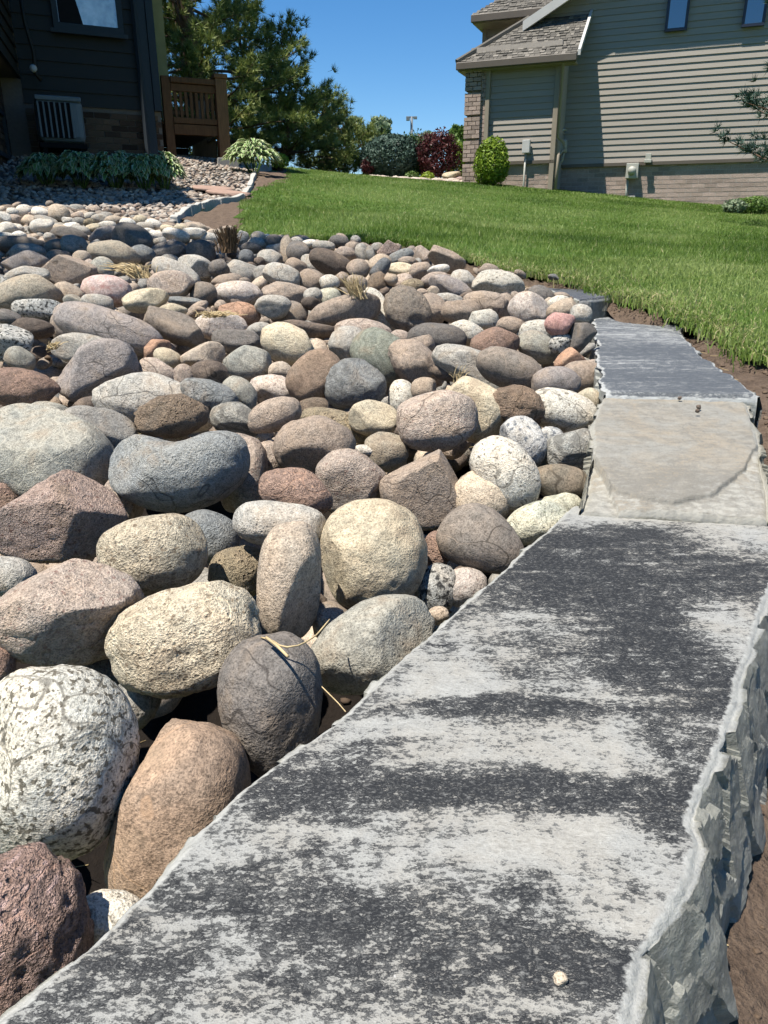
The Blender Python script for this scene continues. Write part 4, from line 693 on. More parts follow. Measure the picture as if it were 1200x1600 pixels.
# ------------------------------------------------------------------ grass
def grass():
    rg = np.random.default_rng(11); V = []; T = []; C = []; nv = 0
    E = np.array(LAWN[4:4 + len(LAWN_NEAR)])
    def edge_straw(p):
        d = np.sqrt(((p[:, None, :] - E[None]) ** 2).sum(-1)).min(1); return np.where(p[:, 0] > .45, np.clip(.26 - d * .8, .02, .26), .018)
    def patch(p, hgt, wid, tris, lean_k=1.0, clip=True):
        nonlocal nv
        if clip: p = p[inside(LAWN, p)]
        r_ = p[:, 0] / np.maximum(p[:, 1], .1); p = p[(r_ > -.62) & (r_ < .62)]
        n = len(p); z = GQ(p) + .005; a = rg.uniform(0, 2 * np.pi, n); lean = rg.uniform(.15, .8, n) * lean_k; la = rg.uniform(0, 2 * np.pi, n)
        pn = fbm(np.c_[p * .8, np.zeros(n)], 3, 4); pn2 = fbm(np.c_[p * np.array([2.2, 4.5]), np.ones(n)], 8, 3)
        h = hgt * rg.uniform(.55, 1.25, n) * (1 + .4 * pn2); w = wid * rg.uniform(.7, 1.3, n)
        side = np.c_[np.cos(a), np.sin(a), np.zeros(n)]; ld = np.c_[np.cos(la), np.sin(la), np.zeros(n)]
        base = np.c_[p, z]; mid = base + np.c_[np.zeros((n, 2)), h * .6] + ld * (h * lean * .3)[:, None]; tip = base + np.c_[np.zeros((n, 2)), h * (1 - .35 * lean)] + ld * (h * lean)[:, None]
        if tris == 3:
            v = np.stack([base - side * w[:, None] / 2, base + side * w[:, None] / 2, mid + side * w[:, None] * .42, mid - side * w[:, None] * .42, tip], 1); k = 5
            b = (np.arange(n) * 5 + nv)[:, None]; T.append(np.concatenate([b + np.array([[0, 1, 2]]), b + np.array([[0, 2, 3]]), b + np.array([[3, 2, 4]])]))
        else:
            v = np.stack([base - side * w[:, None] / 2, base + side * w[:, None] / 2, tip], 1); k = 3; T.append((np.arange(n) * 3 + nv)[:, None] + np.array([[0, 1, 2]]))
        V.append(v.reshape(-1, 3)); nv += n * k
        wp = np.exp(-(((p[:, 0] - .2) / .9) ** 2 + ((p[:, 1] - 8.6) / 2.2) ** 2)); pn2 = pn2 + .9 * wp * (.5 + fbm(np.c_[p * 5, np.zeros(n)], 31, 2))
        t = np.clip(.5 + .3 * wp + .13 * np.sin((p[:, 0] * .9 - p[:, 1] * .3) * 5.2) + .75 * pn + .4 * pn2 + rg.normal(0, .17, n), 0, 1); t = np.where(rg.random(n) < edge_straw(p), rg.uniform(1.25, 1.65, n), t); C.append(np.repeat(t, k))
    U = rg.uniform; n = 68000
    patch(np.c_[U(.6, 2.8, n), U(1.6, 4.4, n)], .033, .0028, 3)
    n = 95000; patch(np.c_[U(-1.8, 4.6, n), U(3.4, 7.6, n)], .042, .0048, 1)
    n = 150000; patch(np.c_[U(-4, 7.5, n), U(7.3, 13.2, n)], .036, .007, 1)
    n = 110000; patch(np.c_[U(-5, 9, n), U(13, 20, n)], .036, .012, 1)
    n = 12000; k = rg.integers(0, len(E) - 1, n); t = U(0, 1, (n, 1)); patch(E[k] * (1 - t) + E[k + 1] * t + rg.normal(0, .035, (n, 2)) + (0, .02), .038, .0040, 3, 1.0, False)
    me = mesh_np('grass', np.concatenate(V), np.concatenate(T))
    a = me.attributes.new('tone', 'FLOAT', 'POINT'); a.data.foreach_set('value', np.concatenate(C).astype(np.float32))
    m = N('grass blades', .5, .35); t = m.attr('tone')
    c = m.ramp(m.math('MULTIPLY', t, .6), [(0.0, lin(74, 104, 34, .76)), (0.3, lin(114, 142, 56, .76)), (0.6, lin(160, 178, 104, .76)), (0.75, lin(190, 186, 128, .72)), (0.96, lin(214, 200, 154, .72))])
    mt = m.done(c)
    tr = m.n('BsdfTranslucent'); m.l(c, tr.inputs[0]); mx = m.n('MixShader'); mx.inputs[0].default_value = .4
    m.l(m.b.outputs[0], mx.inputs[1]); m.l(tr.outputs[0], mx.inputs[2]); m.l(mx.outputs[0], m.t.nodes['Material Output'].inputs[0])
    me.materials.append(mt)
    tag(link('grass', me), 'mown green lawn grass with straw-coloured tips along the stones', 'grass', kind='stuff')
grass()
# ------------------------------------------------------------------ houses
def brick_mat(name, a, b, c):
    m = N(name, .9, .15); t = m.attr('tone'); v = m.coord(rnd=False); n = m.noise(v, 60, 4, .65)
    col = m.mix(1.0, m.ramp(t, [(0.0, a), (0.45, b), (0.8, c), (1.0, a)]), m.ramp(n, [(0.25, .7), (0.75, 1.2)]), 'MULTIPLY')
    return m.done(col, m.bump(n, .5, .01))
M_MORTAR = plain('mortar', lin(176, 168, 158, .75), .95, .1, .1, 30)
M_MORTARD = plain('old mortar', lin(120, 112, 104, .75), .95, .1, .1, 30)
M_BRK_R = brick_mat('blush brick', lin(176, 158, 146, .68), lin(194, 174, 162, .68), lin(160, 144, 134, .68))
M_BRK_L = brick_mat('brown brick', lin(104, 84, 70, .5), lin(140, 116, 94, .5), lin(78, 62, 52, .5))
def siding_mat(name, c):
    m = N(name, .55, .3); v = m.coord(rnd=True); n = m.noise(m.mapping(v, (.6, 8, 30)), 6, 4); oi = m.n('ObjectInfo')
    col = m.mix(1.0, m.ramp(n, [(0.3, K8(c, .9)), (0.7, K8(c, 1.06))]), m.ramp(oi.outputs['Random'], [(0.0, .95), (1.0, 1.04)]), 'MULTIPLY')
    return m.done(col, m.bump(n, .15, .005))
M_SIDE_R = siding_mat('tan vinyl siding', lin(184, 176, 164, .54))
M_SIDE_L = siding_mat('dark blue grey siding', lin(50, 46, 34, .5))
M_TRIM_R = plain('taupe trim', lin(150, 140, 124, .75), .6, .3, .06)
M_TRIM_L = plain('slate trim', lin(54, 64, 72, .55), .6, .3, .06)
M_WHITE = plain('white painted trim', lin(210, 210, 206, .62), .5, .3, .04)
M_GUTTER = plain('brown gutter', lin(96, 88, 78, .75), .5, .4, .06)
M_GREYBOX = plain('grey utility box', lin(176, 176, 166, .75), .5, .4, .06)
_gm = N('window glass', .04, .9); M_GLASS = _gm.done((.012, .016, .024, 1)); _gg = _gm.n('BsdfGlossy'); _gg.inputs['Roughness'].default_value = .03; _gg.inputs['Color'].default_value = (.8, .85, .9, 1); _gmx = _gm.n('MixShader'); _gmx.inputs[0].default_value = .17
_gm.l(_gm.b.outputs[0], _gmx.inputs[1]); _gm.l(_gg.outputs[0], _gmx.inputs[2]); _gm.l(_gmx.outputs[0], _gm.t.nodes['Material Output'].inputs[0])
M_BLIND = plain('pale curtain', lin(215, 222, 220, .8), .8, .2, .25, 3)
M_BLACK = plain('near black', (.012, .012, .013, 1), .9, .1, .1)  # for black parts and for shade painted as solid panels
def shingle_mat():
    m = N('asphalt shingles', .95, .12); t = m.attr('tone'); v = m.coord(rnd=False); n = m.noise(v, 220, 3, .7)
    col = m.mix(1.0, m.ramp(t, [(0.0, lin(92, 90, 86, .56)), (0.35, lin(132, 128, 120, .56)), (0.6, lin(112, 109, 103, .56)), (1.0, lin(156, 151, 142, .56))]), m.ramp(n, [(0.25, .7), (0.75, 1.25)]), 'MULTIPLY')
    return m.done(col, m.bump(n, .4, .008))
M_SHING = shingle_mat()

def frame_at(px, py, Y, ang):
    """house frame: x along the wall, y into the house, z up; returns origin and a function from a place in the photo to (x, z) on the wall plane moved out by n"""
    O = at_y(px, py, Y); d = np.array([math.cos(ang), math.sin(ang), 0]); nrm = np.array([math.sin(ang), -math.cos(ang), 0])
    def f(qx, qy, n=0.0):
        r = ray(qx, qy); t = ((O @ nrm) + n) / (r @ nrm); p = r * t; return float((p - O) @ d), float(p[2])
    return O, d, nrm, f
def board(parent, x0, x1, yf, z0, z1, out=.022, mat=None, name='siding_board', lip=.006):
    mb = MB(); mb.hexa([(x0, yf + .01, z0), (x1, yf + .01, z0), (x1, yf - out, z0), (x0, yf - out, z0)], [(x0, yf + .01, z1), (x1, yf + .01, z1), (x1, yf - lip, z1), (x0, yf - lip, z1)])
    return mb.build(name, mat, parent)
def rect_frame(name, parent, x0, x1, z0, z1, yf, w, dep, mat):
    mb = MB(); mb.box(x0, x1, yf - dep, yf, z0, z0 + w); mb.box(x0, x1, yf - dep, yf, z1 - w, z1); mb.box(x0, x0 + w, yf - dep + .002, yf, z0 + w, z1 - w); mb.box(x1 - w, x1, yf - dep + .002, yf, z0 + w, z1 - w)
    return mb.build(name, mat, parent, bevel=.003)
def bricks(parent, x0, x1, z0, z1, yf, mat, bw=.2, bh=.065, j=.01, single=False, proud=.012, dep=.05):
    mb = MB(); r = 0; z = z0; n = 0
    me = None
    while z + bh <= z1 + .02:
        x = x0 - (bw + j) / 2 * (r % 2)
        while x < x1:
            a, b = max(x, x0), min(x + bw, x1)
            if b - a > .03:
                if single:
                    m1 = MB(); m1.box(a, b, yf - proud - random.uniform(0, .003), yf + dep, z, z + bh, jit=.0015); m1.build('brick', mat, parent)
                else: mb.box(a, b, yf - proud - random.uniform(0, .003), yf + dep, z, min(z + bh, z1), jit=.0015)
                n += 1
            x += bw + j
        z += bh + j; r += 1
    if not single: tag(mb.build('bricks', mat, parent), kind='stuff')
def shingles(parent, S0, S1, zf, rows, hip=0.0, name='shingles'):
    """tabs over a sloping plane: S0/S1 left and right x at the eave, zf(t) -> (y, z) up the slope"""
    mb = MB(); t = 0.0
    for i in range(rows):
        t0, t1 = i * .085, (i + 1) * .085 + .03; (ya, za), (yb, zb) = zf(t0), zf(t1); x = S0 + hip * t0 + random.uniform(-.1, 0)
        while x < S1:
            w = random.uniform(.05, .12); a, b = max(x, S0 + hip * t0), min(x + w - .006, S1)
            if b > a + .02:
                th = random.choice((.012, .018, .026)); n = (0, -.55, .83)
                mb.hexa([(a, ya, za), (b, ya, za), (b, yb, zb), (a, yb, zb)], [(a, ya + n[1] * th, za + n[2] * th), (b, ya + n[1] * th, za + n[2] * th), (b, yb - .004, zb + .006), (a, yb - .004, zb + .006)])
            x += w
    return tag(mb.build(name, M_SHING, parent), kind='stuff')

# ---- right house
AR = math.atan2(-.375, .927)
OR_, dR, nR, HR = frame_at(862, 297, 15.0, AR)
RH = tag(empty('house', (OR_[0], OR_[1], 0), AR), 'tan vinyl-sided house with blush brick base and shingled roof, right background', 'house')
MN = -0.85                                                # the main wall stands this far behind the low wing
zb = HR(1000, 253, MN)[1]; gz = -.2
rk0 = HR(818, 38, MN + .3); rk1 = HR(878, -3, MN + .3); rsl = (rk1[1] - rk0[1]) / (rk1[0] - rk0[0]); xq = rk0[0] + (6.6 - rk0[1] + .1) / rsl
mb = MB(); mb.box(-.8, 11, -MN + .03, -MN + 5, gz, rk0[1] - .3); mb.hexa([(rk0[0] - .1, -MN + .03, rk0[1] - .3), (11, -MN + .03, rk0[1] - .3), (11, -MN + 5, rk0[1] - .3), (rk0[0] - .1, -MN + 5, rk0[1] - .3)], [(xq, -MN + .03, 6.6), (11, -MN + .03, 6.6), (11, -MN + 5, 6.6), (xq, -MN + 5, 6.6)]); mb.build('wall', M_MORTAR, RH)
z = zb; 
while z < 6.4:
    xl = -1.0 if z < rk0[1] - .25 else max(-1.0, rk0[0] + (z - rk0[1]) / rsl)
    board(RH, xl, 11, -MN + .03, z, z + .107, .023, M_SIDE_R); z += .105
bricks(RH, -.1, 8.5, gz, zb - .03, -MN + .03, M_BRK_R, proud=.003)
mb = MB(); mb.box(-.1, 11, -MN - .035, -MN + .03, zb - .06, zb - .004); mb.build('starter_strip', M_GUTTER, RH)
# eaves of the main roof, above the picture, whose shade lies on the upper wall
ze = HR(1000, 78, MN)[1] + .62 * math.tan(SUN_EL) / .84
mb = MB(); mb.box(.4, 11.5, -MN - .62, -MN + 5.5, ze, ze + .25); mb.build('roof', M_TRIM_R, RH)
# rake board
mb = MB(); a0, a1 = rk0, (rk0[0] + 2.4, rk0[1] + 2.4 * rsl)
for (dz, yo, y1) in ((0, -MN - .36, -MN - .30),): mb.hexa([(a0[0], yo, a0[1] - .12), (a1[0], yo, a1[1] - .12), (a1[0], y1, a1[1] - .12), (a0[0], y1, a0[1] - .12)], [(a0[0], yo, a0[1] + .04), (a1[0], yo, a1[1] + .04), (a1[0], y1, a1[1] + .04), (a0[0], y1, a0[1] + .04)])
mb.build('rake_board', M_WHITE, RH)
mb = MB(); mb.hexa([(a0[0], -MN - .30, a0[1] - .03), (a1[0], -MN - .30, a1[1] - .03), (a1[0], -MN + .3, a1[1] - .03), (a0[0], -MN + .3, a0[1] - .03)], [(a0[0], -MN - .30, a0[1] + .03), (a1[0], -MN - .30, a1[1] + .03), (a1[0], -MN + .3, a1[1] + .03), (a0[0], -MN + .3, a0[1] + .03)]); mb.build('rake_soffit', M_TRIM_R, RH)
def win(parent, x0, x1, z0, z1, yf, fm, w=.06, blind=False):
    f = rect_frame('window', parent, x0, x1, z0, z1, yf, w, .05, fm)
    g = MB(); g.box(x0 + w, x1 - w, yf - .024, yf - .016, z0 + w, z1 - w); g.build('pane', M_GLASS if not blind else M_PANE, f)
    return f
M_NAVY = plain('navy window frame', lin(40, 46, 66, .7), .4, .4, .05)
for (pa, pb, pc) in ((1038, 1073, 50), (1158, 1194, 43)):
    x0, z0 = HR(pa, pc, MN + .06); x1, _ = HR(pb, pc - 3, MN + .06); win(RH, x0, x1, z0, z0 + 1.4, -MN - .03, M_NAVY, .045)
# ---- low wing with its own eave
xl = HR(757, 285)[0]; xp = HR(722, 285, .12)[0]; zc = HR(820, 251)[1]; ztop = HR(820, 97)[1]
mb = MB(); mb.box(xp + .05, 0, .03, -MN, gz, ztop + .3); mb.build('wing_wall', M_MORTAR, RH)
z = zc
while z < ztop + .05: board(RH, xl, -.01, .03, z, z + .107, .023, M_SIDE_R); z += .105
bricks(RH, xl - .1, -.002, gz + .6, zc - .03, .03, M_BRK_R, proud=.003)
mb = MB(); mb.box(xl, .01, -.035, .03, zc - .06, zc - .004); mb.build('starter_strip', M_GUTTER, RH)
for k in range(7):                                         # banded brick pier
    h = .36; z0 = gz + .75 + k * (h + .035)
    if z0 + h < ztop: bricks(RH, xp, xp + .30, z0, z0 + h, -.12, M_BRK_R, .145, .062, dep=.16)
bricks(RH, xp + .26, xl + .02, gz + .6, ztop, -.06, M_BRK_R, .145, .062, dep=.1)
mb = MB(); mb.box(xp + .03, xl + .02, -.05, .1, gz, ztop + .1); mb.build('pier_core', M_MORTAR, RH)
mb = MB(); mb.box(-.075, .012, -.035, .2, gz + .9, ztop); mb.build('corner_board', M_TRIM_R, RH, bevel=.004)
mb = MB(); mb.box(xl - .03, xl + .05, -.10, -.03, gz + .8, ztop + .02); mb.build('downspout', M_TRIM_R, RH, bevel=.008)
mb = MB(); xd = .06; zz = lambda p: HR(880, p)[1]
mb.tube([(xd + .02, -.25, zz(92)), (xd, -.1, zz(100)), (xd, -.08, zz(215)), (xd + .08, .1, zz(222)), (xd + .1, .1, zz(232)), (xd + .02, .0, zz(242)), (xd, .0, zz(300))], .028, 8); mb.build('downspout', M_TRIM_R, RH, True)
# wing roof
ov = .20; e0 = HR(714, 98, ov); e1 = HR(902, 88, ov); r1 = HR(905, 28, MN); run = ov - MN; ps = math.atan2(r1[1] - e1[1], run); ze0 = e1[1]
zf = lambda t: (-ov + t * math.cos(ps), ze0 + .05 + t * math.sin(ps))
L = run / math.cos(ps)
mb = MB(); (ya, za), (yb, zb2) = zf(0), zf(L); hp = run
mb.hexa([(e0[0], ya, za - .06), (e1[0], ya, za - .06), (e1[0], yb, zb2 - .06), (e0[0] + hp, yb, zb2 - .06)], [(e0[0], ya, za), (e1[0], ya, za), (e1[0], yb, zb2), (e0[0] + hp, yb, zb2)]); rf = mb.build('roof', M_GUTTER, RH)
shingles(RH, e0[0], e1[0], zf, int(L / .085), math.cos(ps))
mb = MB(); mb.box(e0[0], e1[0], -ov - .07, -ov + .01, ze0 - .07, ze0 + .05); mb.build('gutter', M_GUTTER, RH, bevel=.012)
mb = MB(); mb.box(e0[0] + .02, e1[0] - .02, -ov + .012, .05, ze0 - .085, ze0 - .06); mb.box(e0[0] + .02, xp + .04, .05, 2.6, ze0 - .085, ze0 - .06); mb.build('soffit', M_TRIM_R, RH)
mb = MB(); mb.box(xp + .02, -.02, -.03, .04, ztop - .02, ze0 - .088); mb.build('frieze_board', M_TRIM_R, RH)
mb = MB(); mb.hexa([(e1[0] + .002, ya, za - .03), (e1[0] + .05, ya, za - .03), (e1[0] + .05, yb - .02, zb2 - .03), (e1[0] + .002, yb - .02, zb2 - .03)], [(e1[0] + .002, ya, za + .06), (e1[0] + .05, ya, za + .06), (e1[0] + .05, yb - .02, zb2 + .06), (e1[0] + .002, yb - .02, zb2 + .06)]); mb.build('roof_end_flashing', M_WHITE, RH)
mb = MB(); mb.tube([(e0[0], ya - .02, za + .02), (e0[0] + hp, yb, zb2 + .03)], .045, 6, .5); mb.build('hip_cap', M_SHING, RH)
# upper storey behind
U = -1.9; u0 = HR(737, 31, U + .5); u1 = HR(856, 25, U + .5); xw = HR(757, 60, U)[0]
mb = MB(); mb.box(xw, 2.0, -U + .03, -U + 4, 2.5, u0[1]); mb.build('upper_wall', M_MORTAR, RH)
z = 3.0
while z < u0[1]: board(RH, xw, 2.0, -U + .03, z, z + .107, .023, M_SIDE_R); z += .105
mb = MB(); mb.box(xw - .03, xw + .05, -U - .06, -U, 2.8, u0[1]); mb.build('corner_board', M_TRIM_R, RH)
mb = MB(); mb.box(u0[0], 2.0, -U - .57, -U - .49, u0[1] - .06, u0[1] + .07); mb.build('gutter', M_GUTTER, RH, bevel=.01)
mb = MB(); mb.box(u0[0] + .02, 2.0, -U - .488, -U + 3.5, u0[1] - .07, u0[1] - .045); mb.build('soffit', M_TRIM_R, RH)
zf2 = lambda t: (-U - .5 + t * math.cos(.66), u0[1] + .06 + t * math.sin(.66))
shingles(RH, u0[0], 2.2, zf2, 33, math.cos(.66))
mb = MB(); (ya, za), (yb, zb2) = zf2(0), zf2(2.8); mb.hexa([(u0[0], ya, za - .06), (2.2, ya, za - .06), (2.2, yb, zb2 - .06), (u0[0] + 2.2, yb, zb2 - .06)], [(u0[0], ya, za), (2.2, ya, za), (2.2, yb, zb2), (u0[0] + 2.2, yb, zb2)]); mb.build('upper_roof', M_GUTTER, RH)

def on_house(name, base, ang, label, cat): return tag(empty(name, base, ang), label, cat)
def RW(x, y, z): return (OR_[0] + dR[0] * x + math.sin(-AR) * y, OR_[1] + dR[1] * x + math.cos(AR) * y, z)
# meters and boxes on the walls
x0, z0 = HR(985, 302, MN); zt = HR(985, 256, MN)[1]
t = on_house('electric_meter', RW(x0, -MN, 0), AR, 'grey electric meter box with conduit on the blush brick wall', 'electric meter')
mb = MB(); mb.box(-.11, .11, -.16, -.02, zt - .26, zt); mb.build('meter_box', M_GREYBOX, t, bevel=.008)
mb = MB(); mb.tube([(0, -.15, zt - .13), (0, -.20, zt - .13), (0, -.24, zt - .13)], [.075, .075, .06], 16); mb.build('dial', M_GREYBOX, t, True)
mb = MB(); mb.tube([(-.07, -.06, zt - .25), (-.07, -.06, z0 - .2)], .025, 8); mb.build('conduit', M_GREYBOX, t, True)
mb = MB(); mb.box(-.03, .10, -.12, -.015, zt - .75, zt - .56); mb.build('lower_box', M_GREYBOX, t, bevel=.006)
x0, z0 = HR(1013, 252, MN); v_ = MB(); v_.box(-.05, .05, -.10, 0, -.02, .12); v_.box(-.065, .065, -.13, -.10, -.035, .02)
o = v_.build('wall_vent', M_GREYBOX, bevel=.006); o.location = RW(x0, -MN - .02, z0); o.rotation_euler[2] = AR; tag(o, 'small grey vent hood on the siding right of the electric meter', 'vent')
x0, z0 = HR(823, 240); t = on_house('cable_box', RW(x0, 0, 0), AR, 'small white utility box with a thin conduit beside the round shrub', 'utility box')
mb = MB(); mb.box(-.07, .07, -.12, -.02, z0, z0 + .22); mb.build('box', M_WHITE, t, bevel=.008)
mb = MB(); mb.tube([(-.01, -.05, z0), (-.02, -.05, z0 - 1.0)], .018, 8); mb.build('conduit', M_GREYBOX, t, True)
x0, z0 = HR(877, 233, MN + .2); t = on_house('gas_meter', RW(x0, -MN - .05, 0), AR, 'grey gas meter with bent pipes in the shaded corner of the tan house', 'gas meter')
mb = MB(); mb.box(-.1, .1, -.22, -.05, z0 - .06, z0 + .16); mb.build('meter_body', M_GREYBOX, t, bevel=.03)
mb = MB(); mb.tube([(-.06, -.13, z0 + .15), (-.06, -.13, z0 + .27), (0, -.1, z0 + .34), (.05, -.02, z0 + .34)], .022, 8); mb.tube([(.05, -.13, z0 - .04), (.03, -.13, z0 - .2), (-.05, -.1, z0 - .25), (-.06, -.1, z0 - 1.1)], .022, 8); mb.build('pipes', M_GREYBOX, t, True)

# ---- left house
AL = math.radians(24.0)
OL_, dL, nL, HL = frame_at(258, 246, 11.5, AL)
LH = tag(empty('house', (OL_[0], OL_[1], 0), AL), 'dark slate-sided house with brown brick base, in deep shade upper left', 'house')
xi = HL(44, 200)[0]; zbr = HL(150, 168)[1]; zg = .75
_pm = N('pane with painted reflection', .06, .6); _pv = _pm.coord(rnd=False); M_PANE = _pm.done(_pm.ramp(_pm.noise(_pv, 3.2, 5, .6), [(.38, lin(150, 160, 162, .8)), (.62, lin(226, 230, 230, .85))]))  # pale sky reflection and curtain painted into the base colour
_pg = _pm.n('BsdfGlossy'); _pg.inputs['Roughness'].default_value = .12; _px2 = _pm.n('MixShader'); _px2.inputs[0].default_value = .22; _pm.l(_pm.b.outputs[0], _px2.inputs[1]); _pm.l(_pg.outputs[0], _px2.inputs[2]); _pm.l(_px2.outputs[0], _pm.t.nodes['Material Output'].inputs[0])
mb = MB(); mb.box(xi - .3, 0, .03, 5, zg, 5.9); mb.build('wall', M_MORTARD, LH)
z = zbr
while z < 5.8: board(LH, xi, -.02, .03, z, z + .172, .024, M_SIDE_L); z += .168
bricks(LH, xi, -.005, zg, zbr - .01, .03, M_BRK_L, single=True)
mb = MB(); mb.box(-.20, -.09, -.03, .03, zg + .1, 5.88); mb.build('corner_board', M_TRIM_L, LH, bevel=.004)
mb = MB(); mb.box(-.085, .012, -.045, .05, zbr, 5.88); mb.build('corner_board', M_TRIM_L, LH, bevel=.004)
mb = MB(); mb.tube([(-.235, -.06, zg + .15), (-.235, -.06, 5.88)], .035, 4); mb.build('downspout', M_TRIM_L, LH)
x0, z0 = HL(84, 45); x1, _ = HL(194, 57)
f = win(LH, x0, x1, z0, z0 + 1.3, -.005, M_TRIM_L, .07, True)
mb = MB(); mb.box(x0 - .04, x1 + .04, -.09, -.056, z0 - .05, z0 - .004); mb.build('sill', M_TRIM_L, f)
mb = MB(); mb.hexa([(x0 + .075, -.034, z0 + .075), (x0 + .36, -.034, z0 + .075), (x0 + .36, -.030, z0 + .075), (x0 + .075, -.030, z0 + .075)], [(x0 + .075, -.034, z0 + 1.2), (x0 + .10, -.034, z0 + 1.2), (x0 + .10, -.030, z0 + 1.2), (x0 + .075, -.030, z0 + 1.2)]); mb.build('pulled_curtain', M_BLACK, f)
mb = MB(); mb.box(xi - .5, .1, -.4, 5.5, 5.9, 6.05); mb.build('roof', M_TRIM_L, LH)
# sunlit board beyond the corner
xb0 = HL(243, 60, -.9)[0]; xb1 = HL(258, 60, -.9)[0]
mb = MB(); mb.box(xb0, xb1, .9, 1.0, zbr - .1, 5.88); mb.build('porch_post', plain('ochre trim', lin(170, 158, 108, .7), .7, .2), LH)
# wing that comes forward on the left
ci = OL_ + dL * xi; AW = math.atan2(-.954, .30); zo = HL(48, 124)[1]
WG = empty('wing', (xi, 0, 0), AW - AL); WG.parent = LH
WL = 4.6
mb = MB(); mb.box(0, WL, -6, -.26, .2, zo); mb.box(0, WL, -6, -.03, zo, 4.55); mb.build('wing_wall', M_MORTARD, WG)
z = zo
while z < 4.45:
    mb = MB(); mb.hexa([(0, -.04, z), (WL, -.04, z), (WL, .002, z), (0, .002, z)][::-1], [(0, -.04, z + .172), (WL, -.04, z + .172), (WL, -.02, z + .172), (0, -.02, z + .172)][::-1]); mb.build('siding_board', M_SIDE_L, WG); z += .168
zz_ = .3; mb = MB(); r_ = 0
while zz_ < zo - .05:
    xx = -.1 * (r_ % 2)
    while xx < 3.4: mb.box(max(xx, 0), xx + .2, -.3, -.245, zz_, zz_ + .065, jit=.002); xx += .21
    zz_ += .075; r_ += 1
tag(mb.build('bricks', M_BRK_L, WG), kind='stuff')
mb = MB(); mb.box(-.2, WL + .1, -6.3, .1, 4.55, 4.63); mb.build('wing_roof', M_TRIM_L, WG)
# small window low in the wing
def wing_hit(px, py, off=-.24):
    nw = np.array([math.cos(AW + math.pi / 2), math.sin(AW + math.pi / 2), 0]); ww = np.array([math.cos(AW), math.sin(AW), 0]); r = ray(px, py); c = ci.copy(); c[2] = 0
    p = r * ((c @ nw + off) / (r @ nw)); return float((p - c) @ ww), float(p[2])
wx, wz0 = wing_hit(15, 252); _, wz1 = wing_hit(12, 190)
mb = MB(); w = .05; mb.box(wx, wx + .8, -.245, -.21, wz0, wz0 + w); mb.box(wx, wx + .8, -.245, -.21, wz1, wz1 + w); mb.box(wx, wx + w, -.245, -.208, wz0 + w, wz1); f = mb.build('window', M_TRIM_L, WG)
# ---- air conditioner on its stand
x0, z0 = HL(62, 221, .75); x1, _ = HL(136, 223, .75); _, z1 = HL(100, 152, .75)
LW = lambda x, y, z: (OL_[0] + dL[0] * x - math.sin(AL) * y, OL_[1] + dL[1] * x + math.cos(AL) * y, z)
AC = tag(empty('air_conditioner', LW(x0, -.75, 0), AL), 'grey louvred air conditioner unit above the shaded hostas', 'air conditioner')
w = x1 - x0; M_AC = plain('grey enamel', lin(118, 132, 138, .55), .45, .4, .05)
mb = MB(); mb.box(0, w, .004, .6, z0, z1); mb.build('cabinet', M_AC, AC, bevel=.07)
mb = MB(); mb.box(.02, w - .13, -.006, .02, z0 + .05, z1 - .06); mb.build('black_grille_panel', M_BLACK, AC)  # black panel painted in for the shaded hollow behind the louvers
for k in range(7):
    xx = .025 + k * (w - .175) / 6; mb = MB(); mb.box(xx, xx + .022, -.03, -.004, z0 + .05, z1 - .06); mb.build('louver', M_AC, AC, bevel=.003)
mb = MB(); mb.box(.01, w - .01, -.012, .59, z1 - .045, z1 + .012); mb.build('top_cover', M_AC, AC, bevel=.012)
mb = MB(); mb.box(.0, w, .02, .58, z0 - .06, z0 - .004); [mb.box(a, a + .05, b, b + .05, .6, z0 - .06) for a in (.03, w - .08) for b in (.05, .5)]; mb.build('stand', M_BLACK, AC)
# conduits in the inner corner
xc, zc_ = HL(52, 108, .25); t = tag(empty('wall_conduit', LW(xc, -.2, 0), AL), 'dark bent conduit with a pale cap in the shaded inner corner', 'conduit')
mb = MB(); mb.tube([(-.03, 0, zc_ + .9), (-.02, 0, zc_ + .5), (.03, -.03, zc_ + .2), (.02, -.03, zc_ - .05), (.08, -.02, zc_ - .12)], .022, 8); mb.build('pipe', M_SIDE_L, t, True)
mb = MB(); mb.tube([(0, -.06, zc_ + .0), (0, -.10, zc_ + .0), (0, -.12, zc_)], [.04, .045, .02], 10); mb.build('cap', M_WHITE, t, True)

# ---- timber deck
def wood_mat(name, c):
    m = N(name, .75, .2); v = m.coord(); n = m.noise(m.mapping(v, (14, 14, 1.2)), 5, 4, .6, .5)
    return m.done(m.ramp(n, [(.3, K8(c, .62)), (.7, K8(c, 1.12))]), m.bump(n, .3, .01))
M_WOOD = wood_mat('stained deck timber', lin(126, 90, 60, .6)); M_WOODL = wood_mat('deck timber with painted sun', lin(150, 110, 76, .65))  # second timber is a lighter copy, sunlight painted into its colour
DK = tag(empty('deck', LW(0, 0, 0), AL), 'stained timber deck with baluster railing beside the dark house', 'deck')
xp0, zp0 = HL(353, 252); xp1, zp1 = HL(346, 118); _, zr = HL(300, 124); _, zlr = HL(300, 184); _, zlr2 = HL(300, 193); _, zb0 = HL(300, 208); _, zb1 = HL(300, 197)
mb = MB(); mb.box(xp0 - .08, xp0 + .08, -.02, .14, zp0 - .1, zp1 - .04); mb.build('post', M_WOODL, DK, bevel=.008)
mb = MB(); mb.box(xp0 - .095, xp0 + .095, -.035, .155, zp1 - .038, zp1 + .02); mb.build('post_cap', M_WOODL, DK, bevel=.01)
mb = MB(); mb.box(.05, .17, .04, .14, zp0, zr + .03); mb.build('post', M_WOOD, DK, bevel=.006)
